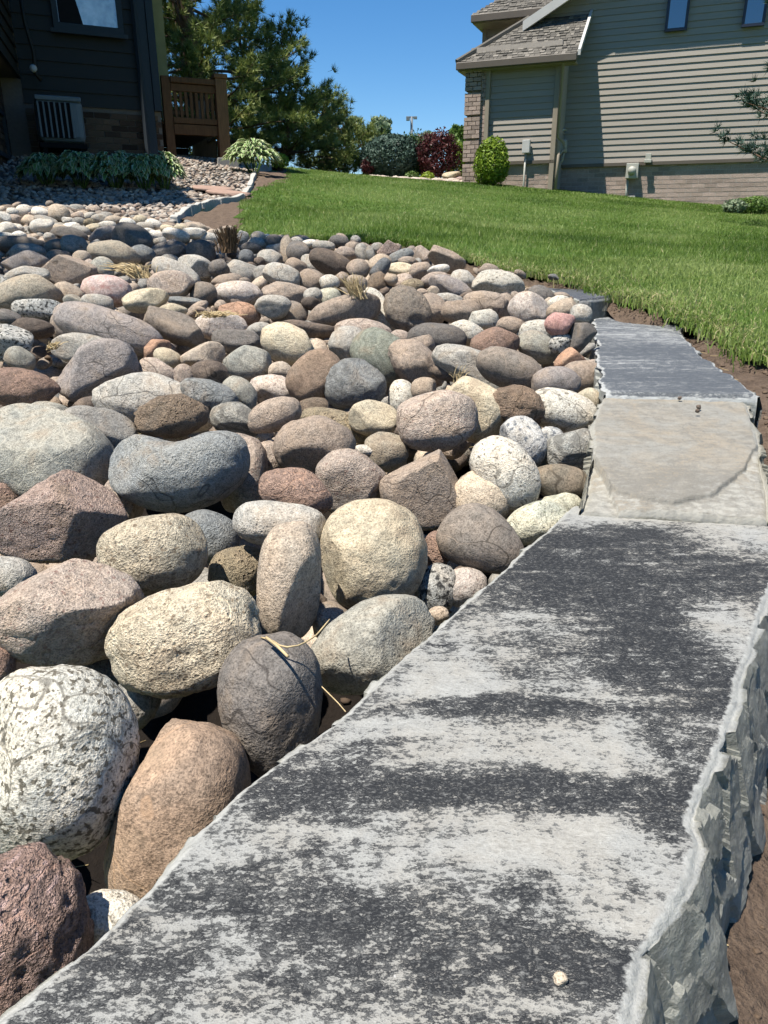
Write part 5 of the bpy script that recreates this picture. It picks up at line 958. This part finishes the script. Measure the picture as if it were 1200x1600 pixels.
mb = MB(); mb.box(.17, xp0 - .08, .0, .10, zr - .05, zr + .02); mb.build('top_rail', M_WOOD, DK, bevel=.006)
mb = MB(); mb.box(.17, xp0 - .08, .03, .07, zr - .15, zr - .06); mb.build('sub_rail', M_WOOD, DK, bevel=.004)
mb = MB(); mb.box(.17, xp0 - .08, .02, .08, zlr2, zlr); mb.build('bottom_rail', M_WOOD, DK, bevel=.004)
nb = 8
for k in range(nb):
    xx = .17 + (xp0 - .25) * (k + .7) / (nb + .4); mb = MB(); mb.box(xx - .02, xx + .02, .035, .07, zlr + .002, zr - .155); mb.build('baluster', M_WOOD, DK)
mb = MB(); mb.box(.17, xp0 - .08, .02, .1, zb0 - .02, zb1 + .02); mb.build('rim_joist', M_WOOD, DK, bevel=.004)
for k in range(20):
    yy = .12 + k * .15; mb = MB(); mb.box(.02, xp0 + .05, yy, yy + .14, zb1 + .022, zb1 + .055); mb.build('floor_board', M_WOOD, DK)
mb = MB(); mb.box(.02, xp0 + .05, 3.1, 3.16, .6, zb1 + .02); mb.build('dark_backing', M_BLACK, DK)  # black sheet added to paint the shade under the deck
for k in range(7):
    xx = .1 + k * .16; mb = MB(); mb.box(xx, xx + .04, 2.95, 2.99, zb1 + .1, zr - .06); mb.build('baluster', M_WOOD, DK)
mb = MB(); mb.box(.0, xp0 + .05, 2.93, 3.0, zr - .055, zr + .02); mb.build('top_rail', M_WOOD, DK)
mb = MB(); mb.hexa([(xp0 - .32, .5, zb1 + .06), (xp0 - .18, .5, zb1 + .06), (xp0 - .18, .55, zb1 + .06), (xp0 - .32, .55, zb1 + .06)], [(xp0 - .16, .9, zr - .12), (xp0 - .03, .9, zr - .12), (xp0 - .03, .95, zr - .12), (xp0 - .16, .95, zr - .12)]); mb.build('leaning_plank', M_WOODL, DK)
M_CONC = plain('concrete footing', lin(150, 148, 142, .75), .9, .15, .1, 30, .4)
mb = MB(); mb.hexa([(xp0 - .17, -.1, zp0 - .35), (xp0 + .2, -.1, zp0 - .35), (xp0 + .2, .24, zp0 - .35), (xp0 - .17, .24, zp0 - .35)], [(xp0 - .13, -.07, zp0 + .04), (xp0 + .16, -.07, zp0 + .04), (xp0 + .16, .2, zp0 + .04), (xp0 - .13, .2, zp0 + .04)]); mb.build('footing', M_CONC, DK, bevel=.01)
# ------------------------------------------------------------------ plants
def leaf_mat(name, stops, rough=.55, trans=.3, attr='tone'):
    m = N(name, rough, .3); c = m.ramp(m.attr(attr), stops); mt = m.done(c)
    if trans:
        tr = m.n('BsdfTranslucent'); m.l(c, tr.inputs[0]); mx = m.n('MixShader'); mx.inputs[0].default_value = trans
        m.l(m.b.outputs[0], mx.inputs[1]); m.l(tr.outputs[0], mx.inputs[2]); m.l(mx.outputs[0], m.t.nodes['Material Output'].inputs[0])
    return mt
M_BARK = wood_mat('pine bark', lin(110, 88, 72, .7)); M_TWIG = wood_mat('shrub stems', lin(92, 76, 60, .7))
def unit(a): return a / (np.linalg.norm(a, axis=-1, keepdims=True) + 1e-9)
def needles(P, D, rg, n=16, length=.13, width=.014, cone=.9):
    """tufts of needles at P pointing about D"""
    k = len(P); d = unit(D[:, None, :] + cone * rg.normal(size=(k, n, 3))); p = P[:, None, :] + d * .0
    s = unit(np.cross(d, rg.normal(size=(k, n, 3)))); L = length * rg.uniform(.7, 1.2, (k, n, 1)); w = width * rg.uniform(.7, 1.3, (k, n, 1))
    v = np.stack([p - s * w / 2 + d * .01, p + s * w / 2 + d * .01, p + d * L], 2).reshape(-1, 3); t = np.repeat(np.clip(rg.normal(.45, .16, (k, 1)) + rg.normal(0, .1, (k, n)), 0, 1).reshape(-1), 3)
    return v, np.arange(len(v)).reshape(-1, 3), t
def foliage(name, v, f, t, mat, parent):
    me = mesh_np(name, v, f); a = me.attributes.new('tone', 'FLOAT', 'POINT'); a.data.foreach_set('value', np.asarray(t, np.float32)); return link(name, me, mat, parent)
M_PINE = leaf_mat('pine needles', [(0, lin(58, 76, 42, .95)), (.4, lin(98, 116, 62, .95)), (.75, lin(148, 156, 88, .95)), (1, lin(184, 182, 118, .95))], .6, .2)
M_SPRUCE = leaf_mat('blue spruce needles', [(0, lin(34, 54, 44, .7)), (.5, lin(66, 92, 80, .7)), (1, lin(112, 136, 122, .7))], .6, .15)
def pine(px, Y, height, radius, seed, label, low=.12, nwh=20, mat=M_PINE, group='pines behind the deck', tuftlen=.16, name='pine_tree', base=None, dens=1.0, width=.016):
    rg = np.random.default_rng(seed); X = (px - 600) / FPX * Y * 1.02
    b = np.array([X, Y, float(G([(X, Y)])[0]) - .1]) if base is None else np.array(base, float)
    T = tag(empty(name, b), label, 'tree', group)
    trunk = MB(); tp = [np.array([.12 * math.sin(i * 1.1 + seed), .1 * math.cos(i * .9 + seed), height * i / 9]) for i in range(10)]
    trunk.tube(tp, [max(.015, .028 * height * (1 - i / 9.4) ** .9) for i in range(10)], 8)
    P = []; D = []
    for w in range(nwh):
        fr = low + (1 - low) * (w + rg.uniform(0, .6)) / nwh; zc = fr * height; k = rg.integers(4, 7); a0 = rg.uniform(0, 6.28)
        for i in range(k):
            a = a0 + 6.28 * i / k + rg.normal(0, .2); R = radius * (1 - fr) ** .62 * rg.uniform(.55, 1.15) + .12; up = rg.uniform(-.05, .35) + .5 * fr
            d = np.array([math.cos(a), math.sin(a), 0]); c = np.array([np.interp(zc, [p[2] for p in tp], [p[0] for p in tp]), np.interp(zc, [p[2] for p in tp], [p[1] for p in tp]), zc])
            br = [c + d * R * s + np.array([0, 0, up * R * s * s + .05 * math.sin(s * 7 + i)]) for s in (0, .35, .7, 1)]
            trunk.tube(br, [.012 + .012 * R, .010 + .008 * R, .008, .004], 5, cap=False)
            m = max(6, int(R * 23 * dens)); s = rg.uniform(.28, 1.0, m) ** .8
            base_ = np.array([np.interp(s, (0, .35, .7, 1), [q[j] for q in br]) for j in range(3)]).T
            side = np.array([-d[1], d[0], 0]); off = rg.normal(0, .20, (m, 1)) * (1.15 - s[:, None]) * R * .9 + rg.normal(0, .06, (m, 1))
            tip = base_ + side * off + np.array([0, 0, 1]) * np.abs(rg.normal(.05, .07, (m, 1))) + d * rg.uniform(0, .1, (m, 1))
            P.append(tip); D.append(unit(d * .6 + side * np.sign(off) * .5 + np.array([0, 0, .75]) + rg.normal(0, .25, (m, 3))))
    P = np.concatenate(P); D = np.concatenate(D); v, f, t = needles(P, D, rg, 20, tuftlen, width, .62)
    trunk.build('trunk', M_BARK, T, True); foliage('crown', v, f, t, mat, T); return T
pine(345, 17.0, 9.5, 2.3, 1, 'tall dark pine rising out of the picture behind the deck', .05, 34, dens=1.15)
pine(275, 19.0, 8.5, 2.3, 2, 'tall pine showing between the dark house and the deck railing', .05, 28)
pine(415, 20.0, 4.0, 1.45, 3, 'bushy pine with several tips just right of the tall pine', .06, 17)
pine(462, 18.5, 3.0, 1.3, 4, 'middle-height pine with a visible trunk above the lawn crest', .14, 15, dens=.9)
pine(515, 20.5, 2.0, 1.15, 5, 'shortest pine, at the right end of the pine row', .05, 12)

def cloud(center, radii, n, leaf, rg, lobes=9, shell=.55, noise=.25, flat=0.0):
    """leaf sized faces spread through an uneven crown"""
    d = unit(rg.normal(size=(n, 3))); d[:, 2] = np.where(d[:, 2] < -.9, -d[:, 2] * .6, d[:, 2])
    r = rg.uniform(shell ** 3, 1, n) ** (1 / 3); r = r * (1 + noise * fbm(d * 2.1 + rg.uniform(0, 50), int(rg.integers(1e6)), 3))
    p = d * r[:, None] * np.array(radii) + np.array(center)
    nr = unit(d + .7 * rg.normal(size=(n, 3))); u = unit(np.cross(nr, rg.normal(size=(n, 3)))); w = np.cross(nr, u); s = leaf * rg.uniform(.6, 1.3, (n, 1))
    v = np.stack([p - u * s, p - w * s * .45 + u * s * .1, p + u * s, p + w * s * .45 + u * s * .1], 1).reshape(-1, 3)
    clump = fbm(p * 4.0 / max(radii), int(rg.integers(1e6)), 2); t = np.repeat(np.clip(.5 + .45 * clump + rg.normal(0, .15, n), 0, 1), 4)
    return v, np.arange(len(v)).reshape(-1, 4), t
def shrub(name, px, py, w, h, Y, n, leaf, mat, label, cat='shrub', group=None, seed=1, shell=.5, noise=.22):
    """px,py: middle of its foot; w,h in photograph pixels"""
    rg = np.random.default_rng(seed); k = Y / 1233.0; b = at_y(px, py, Y); T = tag(empty(name, b), label, cat, group); W_, H_ = w * k * 1.07, h * k
    v, f, t = cloud((0, 0, H_ * .46), (W_ / 2, W_ / 2, H_ * .54), n, leaf, rg, shell=shell, noise=noise); foliage('foliage', v, f, t, mat, T)
    mb = MB()
    for i in range(7):
        a = i * .9 + seed; mb.tube([(0.02 * math.cos(a), .02 * math.sin(a), -.1), (.18 * W_ * math.cos(a), .18 * W_ * math.sin(a), H_ * .35), (.36 * W_ * math.cos(a), .36 * W_ * math.sin(a), H_ * .7)], [.018, .012, .005], 5)
    mb.build('stems', M_TWIG, T, True); return T
LM = lambda nm, a, b, c, tr=.3: leaf_mat(nm, [(0, lin(*a, .8)), (.5, lin(*b, .8)), (1, lin(*c, .8))], .5, tr)
M_GOLD = LM('golden arborvitae leaves', (70, 92, 26), (112, 140, 40), (160, 182, 70)); M_DARKG = LM('dark shrub leaves', (34, 56, 28), (58, 88, 42), (98, 124, 66)); M_PURP = LM('purple barberry leaves', (44, 18, 24), (74, 34, 38), (112, 58, 56))
M_MIDG = LM('mid green leaves', (58, 84, 36), (92, 122, 54), (136, 160, 84)); M_GREYG = LM('grey green leaves', (84, 104, 76), (124, 142, 110), (164, 176, 144)); M_LIME = LM('lime leaves', (96, 120, 30), (142, 166, 52), (182, 200, 84))
shrub('round_shrub', 767, 290, 50, 66, 14.6, 5200, .03, M_GOLD, 'round clipped golden-green shrub beside the brick pier', seed=3, shell=.6, noise=.2)
shrub('spruce_mound', 612, 278, 92, 60, 18.0, 13000, .036, M_SPRUCE, 'flat-topped blue-green spruce mound left of the purple shrub', seed=4, shell=.78, noise=.10)
shrub('leafy_shrub', 645, 280, 46, 64, 18.0, 2600, .04, M_DARKG, 'upright dark green shrub between the spruce mound and the purple shrub', seed=5, noise=.5)
shrub('barberry', 683, 284, 62, 72, 17.4, 4600, .035, M_PURP, 'large purple-leaved shrub left of the brick pier', seed=6, noise=.45)
shrub('barberry', 574, 272, 20, 22, 17.6, 700, .03, M_PURP, 'small reddish shrub left of the spruce mound', seed=7, noise=.3)
shrub('leafy_shrub', 714, 284, 34, 56, 19.0, 2200, .035, M_GOLD, 'yellow-green shrub half hidden behind the brick pier', seed=8)
shrub('low_plant', 643, 284, 22, 15, 17.0, 420, .03, M_MIDG, 'low green clump in front of the upright dark shrub', 'plant', seed=9)
shrub('low_plant', 668, 286, 20, 16, 16.8, 420, .03, M_LIME, 'lime green clump in front of the purple shrub', 'plant', seed=10)
shrub('low_plant', 437, 262, 26, 20, 12.6, 700, .025, M_LIME, 'low lime green plant right of the sunlit hosta by the deck', 'plant', seed=12)
shrub('low_shrub', 1176, 334, 56, 26, 12.4, 2600, .022, M_MIDG, 'low spreading green shrub against the brick at the right edge', seed=13, noise=.2)
shrub('low_plant', 1146, 333, 34, 20, 12.2, 900, .028, M_GREYG, 'pale-edged low plant left of the low spreading shrub', 'plant', seed=14)
def broadleaf(px, py, w, h, Y, mat, label, seed, n=2600, leaf=.07, blobs=9, group='trees on the skyline'):
    rg = np.random.default_rng(seed); k = Y / 1233.0; X = (px - 600) / FPX * Y; b = np.array([X, Y, 1.1]); zc = (370 - py) * k - b[2]; T = tag(empty('broadleaf_tree', b), label, 'tree', group)
    V = []; F = []; TT = []; nv = 0; mb = MB(); mb.tube([(0, 0, 0), (.05, 0, zc * .5), (0, .05, zc)], [.02 * zc + .05, .015 * zc + .03, .03], 7)
    for i in range(blobs):
        c = np.array([rg.uniform(-.42, .42) * w * k, rg.uniform(-.3, .3) * w * k, zc + rg.uniform(-.4, .42) * h * k]); r = rg.uniform(.16, .28) * w * k
        v, f, t = cloud(c, (r, r, r * .8), n // blobs, leaf, rg, shell=.3, noise=.4); V.append(v); F.append(f + nv); TT.append(t); nv += len(v); mb.tube([(0, 0, zc * .55), c * .6 + np.array([0, 0, zc * .2]), c], [.05, .03, .012], 5)
    mb.build('trunk', M_BARK, T, True); foliage('crown', np.concatenate(V), np.concatenate(F), np.concatenate(TT), mat, T)
broadleaf(578, 222, 58, 62, 34, M_GREYG, 'airy grey-green tree on the skyline right of the pines', 21, 2200, .12)
pine(550, 21.5, 1.5, 1.15, 8, 'low spreading pine at the right foot of the pine row', .03, 9)
broadleaf(716, 226, 60, 50, 32, M_MIDG, 'green tree behind the purple shrub beside the brick pier', 23, 2600, .10)
broadleaf(655, 238, 40, 34, 36, M_GREYG, 'far grey-green tree behind the upright dark shrub', 24, 1500, .12)
# spruce at the right edge
b = at_y(1262, 345, 9.2)
pine(0, 0, 3.2, 1.0, 31, 'blue-green spruce reaching in from the right edge', .12, 13, M_SPRUCE, 'spruces', .10, 'spruce_tree', b, 1.3, .012)
# tree standing left of the bed whose shade dapples the far rocks
rg = np.random.default_rng(41)
tb = np.array([-3.9, 3.0, g1(-3.9, 3.0)]); T = tag(empty('shade_tree', tb), 'small leafy tree left of the rock bed whose shade dapples the far stones', 'tree')
V = []; F = []; TT = []; nv = 0; mb = MB(); mb.tube([(0, 0, -.1), (.1, .1, 1.6), (.5, .4, 3.2), (.9, .6, 4.1)], [.09, .07, .05, .03], 8)
for i in range(15):
    q = i / 14; c = np.array([.1 + 2.35 * q + rg.normal(0, .12), .42 + .1 * q + rg.normal(0, .26), 3.9 + rg.normal(0, .3)]); r = rg.uniform(.18, .34)
    v, f, t = cloud(c, (r, r, r * .7), 120, .055, rg, shell=.2, noise=.4); V.append(v); F.append(f + nv); TT.append(t); nv += len(v); mb.tube([(.5, .4, 3.2), (c + np.array([.5, .4, 3.2])) / 2, c], [.04, .02, .01], 5)
mb.build('trunk', M_BARK, T, True); foliage('crown', np.concatenate(V), np.concatenate(F), np.concatenate(TT), M_MIDG, T)

# hostas: arching variegated leaves
_hm = N('hosta leaf', .45, .4); _e = _hm.attr('edge'); _c = _hm.mix(_hm.ramp(_e, [(.60, 0.0), (.78, 1.0)]), _hm.ramp(_hm.attr('tone'), [(0, lin(70, 108, 48, .85)), (1, lin(134, 170, 92, .85))]), lin(226, 230, 186, .8))
M_HOSTA = _hm.done(_c); _tr = _hm.n('BsdfTranslucent'); _hm.l(_c, _tr.inputs[0]); _mx = _hm.n('MixShader'); _mx.inputs[0].default_value = .25; _hm.l(_hm.b.outputs[0], _mx.inputs[1]); _hm.l(_tr.outputs[0], _mx.inputs[2]); _hm.l(_mx.outputs[0], _hm.t.nodes['Material Output'].inputs[0])
def hosta(px, py, w, h, Y, label, seed, n=110):
    rg = np.random.default_rng(seed); k = Y / 1233.; b = hit(px, py); b = b * (1.0); Y = b[1]; k = Y / 1233.; R = w * k / 2; H = h * k
    T = tag(empty('hosta', b), label, 'plant', 'hostas beside the left house'); V = []; F = []; E = []; TT = []; nv = 0; prof = [(0, .06), (.3, .7), (.55, 1.0), (.8, .7), (1, .04)]
    for i in range(n):
        a = rg.uniform(0, 6.28); rr = rg.uniform(.25, 1) ** .7 * R; top = H * (1.05 - .55 * (rr / R) ** 2) * rg.uniform(.75, 1.05); d = np.array([math.cos(a), math.sin(a), 0]); s = np.array([-d[1], d[0], 0]); wd = rg.uniform(.018, .032); L = rg.uniform(.09, .14); droop = rg.uniform(.4, 1.3)
        p0 = d * max(0, rr - L * .6) + np.array([0, 0, top]); rows = []
        for (u, ww) in prof:
            c = p0 + d * L * u + np.array([0, 0, L * (.25 * u - droop * u * u * .7)])
            rows += [c - s * wd * ww + np.array([0, 0, .012 * ww]), c, c + s * wd * ww + np.array([0, 0, .012 * ww])]; E += [1, 0 if 0 < u < 1 else .6, 1]
        V += rows
        for j in range(4): o = nv + j * 3; F += [[o, o + 1, o + 4, o + 3], [o + 1, o + 2, o + 5, o + 4]]
        TT += [rg.random()] * 15; nv += 15
    me = mesh_np('leaves', np.array(V), np.array(F), True)
    for nm, ar in (('edge', E), ('tone', TT)): a_ = me.attributes.new(nm, 'FLOAT', 'POINT'); a_.data.foreach_set('value', np.asarray(ar, np.float32))
    link('leaves', me, M_HOSTA, T); mb = MB()
    for i in range(14):
        a = i * .45; mb.tube([(.02 * math.cos(a), .02 * math.sin(a), -.03), (.5 * R * math.cos(a), .5 * R * math.sin(a), H * .6)], .006, 4)
    mb.build('stems', M_MIDG, T)
hosta(75, 292, 78, 46, 9.5, 'shaded hosta at the left end of the row under the air conditioner', 1, 420)
hosta(128, 294, 84, 50, 9.5, 'shaded hosta second from the left in the row under the air conditioner', 2, 460)
hosta(182, 296, 86, 52, 9.5, 'shaded hosta in the middle of the row against the brown brick', 3, 460)
hosta(226, 298, 80, 50, 9.5, 'half-sunlit hosta at the right of the shaded row', 4, 460)
hosta(258, 298, 60, 52, 9.5, 'bright sunlit variegated hosta at the right end of the row', 5, 420)
hosta(396, 273, 84, 48, 11.6, 'bright variegated hosta beside the deck post', 6, 480)
# ------------------------------------------------------------------ small things
# pale landscape stones round the far shrubs
def pale_rocks():
    V = []; Fs = []; nv = 0; rg = np.random.default_rng(77); d, F = ico(2)
    for i in range(170):
        px = rg.uniform(578, 765); py = rg.uniform(276, 288); c = at_y(px, py, rg.uniform(16.4, 17.4)); z = float(G([c[:2]])[0]); s = rg.uniform(.05, .12)
        q = d * (1 + .12 * rg.standard_normal((len(d), 1))) * np.array([s * rg.uniform(1, 1.6), s, s * .7]) + (c[0], c[1], z + .03); V.append(q); Fs.append(F + nv); nv += len(q)
    me = mesh_np('landscape_stones', np.concatenate(V), np.concatenate(Fs), True); me.materials.append(rmat('whp')); tag(link('landscape_stones', me), 'pale cobbles round the far shrubs along the lawn', 'rocks', kind='stuff')
pale_rocks()
for i, (px, py, w, h, lb) in enumerate(((706, 274, 30, 10, 'flat pale flagstone leaning below the purple shrub'), (716, 279, 26, 8, 'flat pinkish flagstone lower beside the brick pier'), (582, 281, 10, 5, 'single pale stone at the left end of the far shrub bed'))):
    Y = 16.6; k = Y / 1233; c = at_y(px, py, Y); v, F = rock_verts(3, 500 + i, facets=5, p=3, low=.1); v = v * np.array([w * k / 2, w * k / 3, h * k / 2]); o = link('flagstone', mesh_np('flagstone', v, F, True), rmat('pk2' if i == 1 else 'cream')); o.location = c; o.rotation_euler = (.1, -.12, .2); tag(o, lb, 'stone', 'stones by the far shrubs')
# sports field light pole
M_POLE = plain('weathered pole', lin(120, 128, 136, .7), .6, .3)
b = at_y(642, 300, 92.0); top = at_y(642, 182, 92.0)[2]; T = tag(empty('light_pole', (b[0], b[1], 0)), 'tall floodlight pole far away against the blue sky', 'light pole')
mb = MB(); mb.tube([(0, 0, 0), (0, 0, top * .5), (0, 0, top)], [.22, .18, .13], 8); mb.build('pole', M_POLE, T, True)
mb = MB(); mb.box(-.5, .55, -.06, .06, top - .15, top + .0); mb.build('crossbar', M_POLE, T)
for xx in (-.42, .38):
    mb = MB(); mb.box(xx - .2, xx + .2, -.35, -.07, top - .45 if xx < 0 else top - .3, top - .02); mb.build('floodlight', M_POLE, T, bevel=.03)
# dark chip of slate by the far slab
c = hit(865, 433, .05); v, F = rock_verts(3, 611, facets=6, p=3); k = float(c @ CF) / FPX; v *= np.array([9, 7, 5]) * k; o = link('slate_chip', mesh_np('slate_chip', v, F, False), rmat('bgd')); o.location = c; tag(o, 'small dark slate chip at the grass edge behind the dark flat slab', 'stone')
# dead plants and straw
M_STRAW = plain('dry straw', lin(190, 170, 130, .8), .8, .2, .2, 60); M_ROOT = plain('dead stems', lin(112, 92, 70, .75), .9, .1, .2, 60)
def tuft(name, px, py, w, h, n, mat, label, seed, dz=.16, lean=(0, 0), thick=.0016, arch=.5):
    rg = np.random.default_rng(seed); c = hit(px, py, dz); k = float(c @ CF) / FPX; mb = MB()
    for i in range(n):
        a = rg.uniform(0, 6.28); r = rg.uniform(.2, 1) * w * k / 2; hh = h * k * rg.uniform(.5, 1.1); p = []
        st = np.array([rg.normal(0, .12) * w * k, rg.normal(0, .1) * w * k, -.01])
        for s in (0, .3, .6, 1.0): p.append(st + np.array([math.cos(a) * r * s + lean[0] * w * k * s, math.sin(a) * r * s * .7, hh * (s * (1 + arch) - arch * 1.6 * s * s)]) + rg.normal(0, .06 * w * k * s + 1e-4, 3) * .4)
        mb.tube(p, [thick, thick * .9, thick * .7, thick * .4], 4, cap=False)
    o = mb.build(name, mat); o.location = c; tag(o, label, 'dry plant')
tuft('straw_tuft', 222, 430, 62, 30, 90, M_STRAW, 'tuft of dry straw lying between the pale pink and pinkish-grey boulders', 1, .17, (-.35, 0), .0022)
tuft('straw_tuft', 560, 462, 46, 36, 70, M_STRAW, 'spiky dry grass tuft left of the pitted brown boulder', 2, .16, (-.2, 0), .0018, .1)
tuft('straw_tuft', 330, 490, 70, 14, 70, M_STRAW, 'thin straw scattered under the whitish domed boulder', 3, .17, (.1, 0), .0014, .8)
tuft('dead_stub', 358, 392, 34, 40, 160, M_ROOT, 'dark cut-back dead plant stub near the lawn corner', 4, .12, (0, 0), .0045, .1)
tuft('root_wisp', 715, 592, 40, 40, 16, M_STRAW, 'thin curly root wisp beside the long log-shaped boulder', 5, .15, (.1, 0), .0009, .5)
tuft('straw_tuft', 80, 540, 34, 16, 30, M_STRAW, 'pale straw strands between the notched and speckled boulders', 6, .14, (.2, 0), .0014, .4)
def strand(pts, r, label, name='twig', dz=.0, depth=None):
    P = []
    for (x, y, zz) in pts: P.append(at_z(x, y, zz))
    mb = MB(); P = resample(np.array(P), 14); mb.tube(list(P), r, 5); tag(mb.build(name, M_STRAW, None, True), label, 'twig')
strand([(408, 996, -.375), (425, 1000, -.365), (442, 1012, -.363), (470, 1008, -.365), (495, 992, -.37), (515, 968, -.375)], .0009, 'curved straw stem draped over the tip of the dark egg-shaped boulder')
strand([(416, 996, -.364), (432, 1008, -.362), (450, 1026, -.362)], .0016, 'short flattened straw stub on the tip of the dark egg-shaped boulder')
strand([(500, 1070, -.42), (515, 1085, -.42), (528, 1098, -.415), (540, 1112, -.41)], .0006, 'thin pale root in the dark gap beside the slab')
# crumbs of earth on the slabs and the small tan grain
for i, (px, py, zt, s, mk, lb) in enumerate(((876, 1532, Z1 + .002, .0042, 'tan2', 'tiny tan grit grain lying on the marbled slab'), (1092, 636, -.307, .005, 'db', 'dark crumb of earth on the tan slab, farther one'), (1090, 642, -.307, .004, 'db', 'dark crumb of earth on the tan slab, nearer one'), (1062, 622, -.300, .004, 'db', 'dark crumb of earth at the back edge of the tan slab'))):
    c = at_z(px, py, zt); v, F = rock_verts(2, 700 + i, low=.25, facets=4); o = link('earth_crumb' if mk == 'db' else 'grit_grain', mesh_np('crumb', v * s, F, True), rmat(mk)); o.location = c; tag(o, lb, 'crumb')

# plant litter and crumbs of earth caught among the rocks
def litter():
    rg = np.random.default_rng(90); dg = bpy.context.evaluated_depsgraph_get(); mb = MB(); n = 0
    for i in range(2600):
        y = .5 + 5.0 * rg.random() ** 1.5; x = rg.uniform(-.62, .3) * (y + .2)
        ok, p, nr, _, ob, _ = scene.ray_cast(dg, Vector((x, y, .6)), Vector((0, 0, -1)))
        if not ok or not ob.name.startswith(('river_rock', 'lower_river', 'rock_bed')): continue
        low = p.z < g1(x, y) + .07
        if not low: continue
        p = np.array(p); s = rg.uniform(.003, .010)
        if not low or rg.random() < .4:
            a = rg.uniform(0, 6.28); L = rg.uniform(.015, .06); d = np.array([math.cos(a) * L, math.sin(a) * L, rg.uniform(-.2, .3) * L]); mb.tube([p + (0, 0, .002), p + d * .5 + (0, 0, .004), p + d + (0, 0, .003)], [.0008, .0008, .0004], 4, .8 + .2 * rg.random(), False)
        else:
            d0, F0 = ico(1); mb.add(p + (0, 0, s * .4) + d0 * (1 + .25 * rg.standard_normal((len(d0), 1))) * s * np.array([1.3, 1, .7]), F0, .5 * rg.random())
        n += 1
    for i in range(1500):
        y = rg.uniform(.15, 3.0); x = rg.uniform(.15, .62) * y + rg.uniform(0, .3); ok, p, nr, _, ob, _ = scene.ray_cast(dg, Vector((x, y, .4)), Vector((0, 0, -1)))
        if not ok or not ob.name.startswith(('soil_strip', 'bank_soil')): continue
        p = np.array(p); s = rg.uniform(.002, .009) * rg.uniform(.4, 1) * min(1, .25 + .5 * y)
        if rg.random() < .12: a = rg.uniform(0, 6.28); L = rg.uniform(.02, .07); mb.tube([p + (0, 0, .002), p + (math.cos(a) * L, math.sin(a) * L, .004)], [.0008, .0005], 4, .9, False)
        else: d0, F0 = ico(2); mb.add(p + (0, 0, s * .3) + d0 * (1 + .25 * rg.standard_normal((len(d0), 1))) * s * np.array([1.3, 1, .8]), F0, .1 + .35 * rg.random())
    m = N('litter', .95, .1); c = m.ramp(m.attr('tone'), [(0, lin(84, 70, 60, .6)), (.5, lin(134, 116, 98, .6)), (.8, lin(176, 152, 108, .6)), (1, lin(206, 188, 146, .6))])
    tag(mb.build('plant_litter', m.done(c), None, True), 'straw bits and earth crumbs caught in the gaps between the river rocks', 'litter', kind='stuff')
litter()
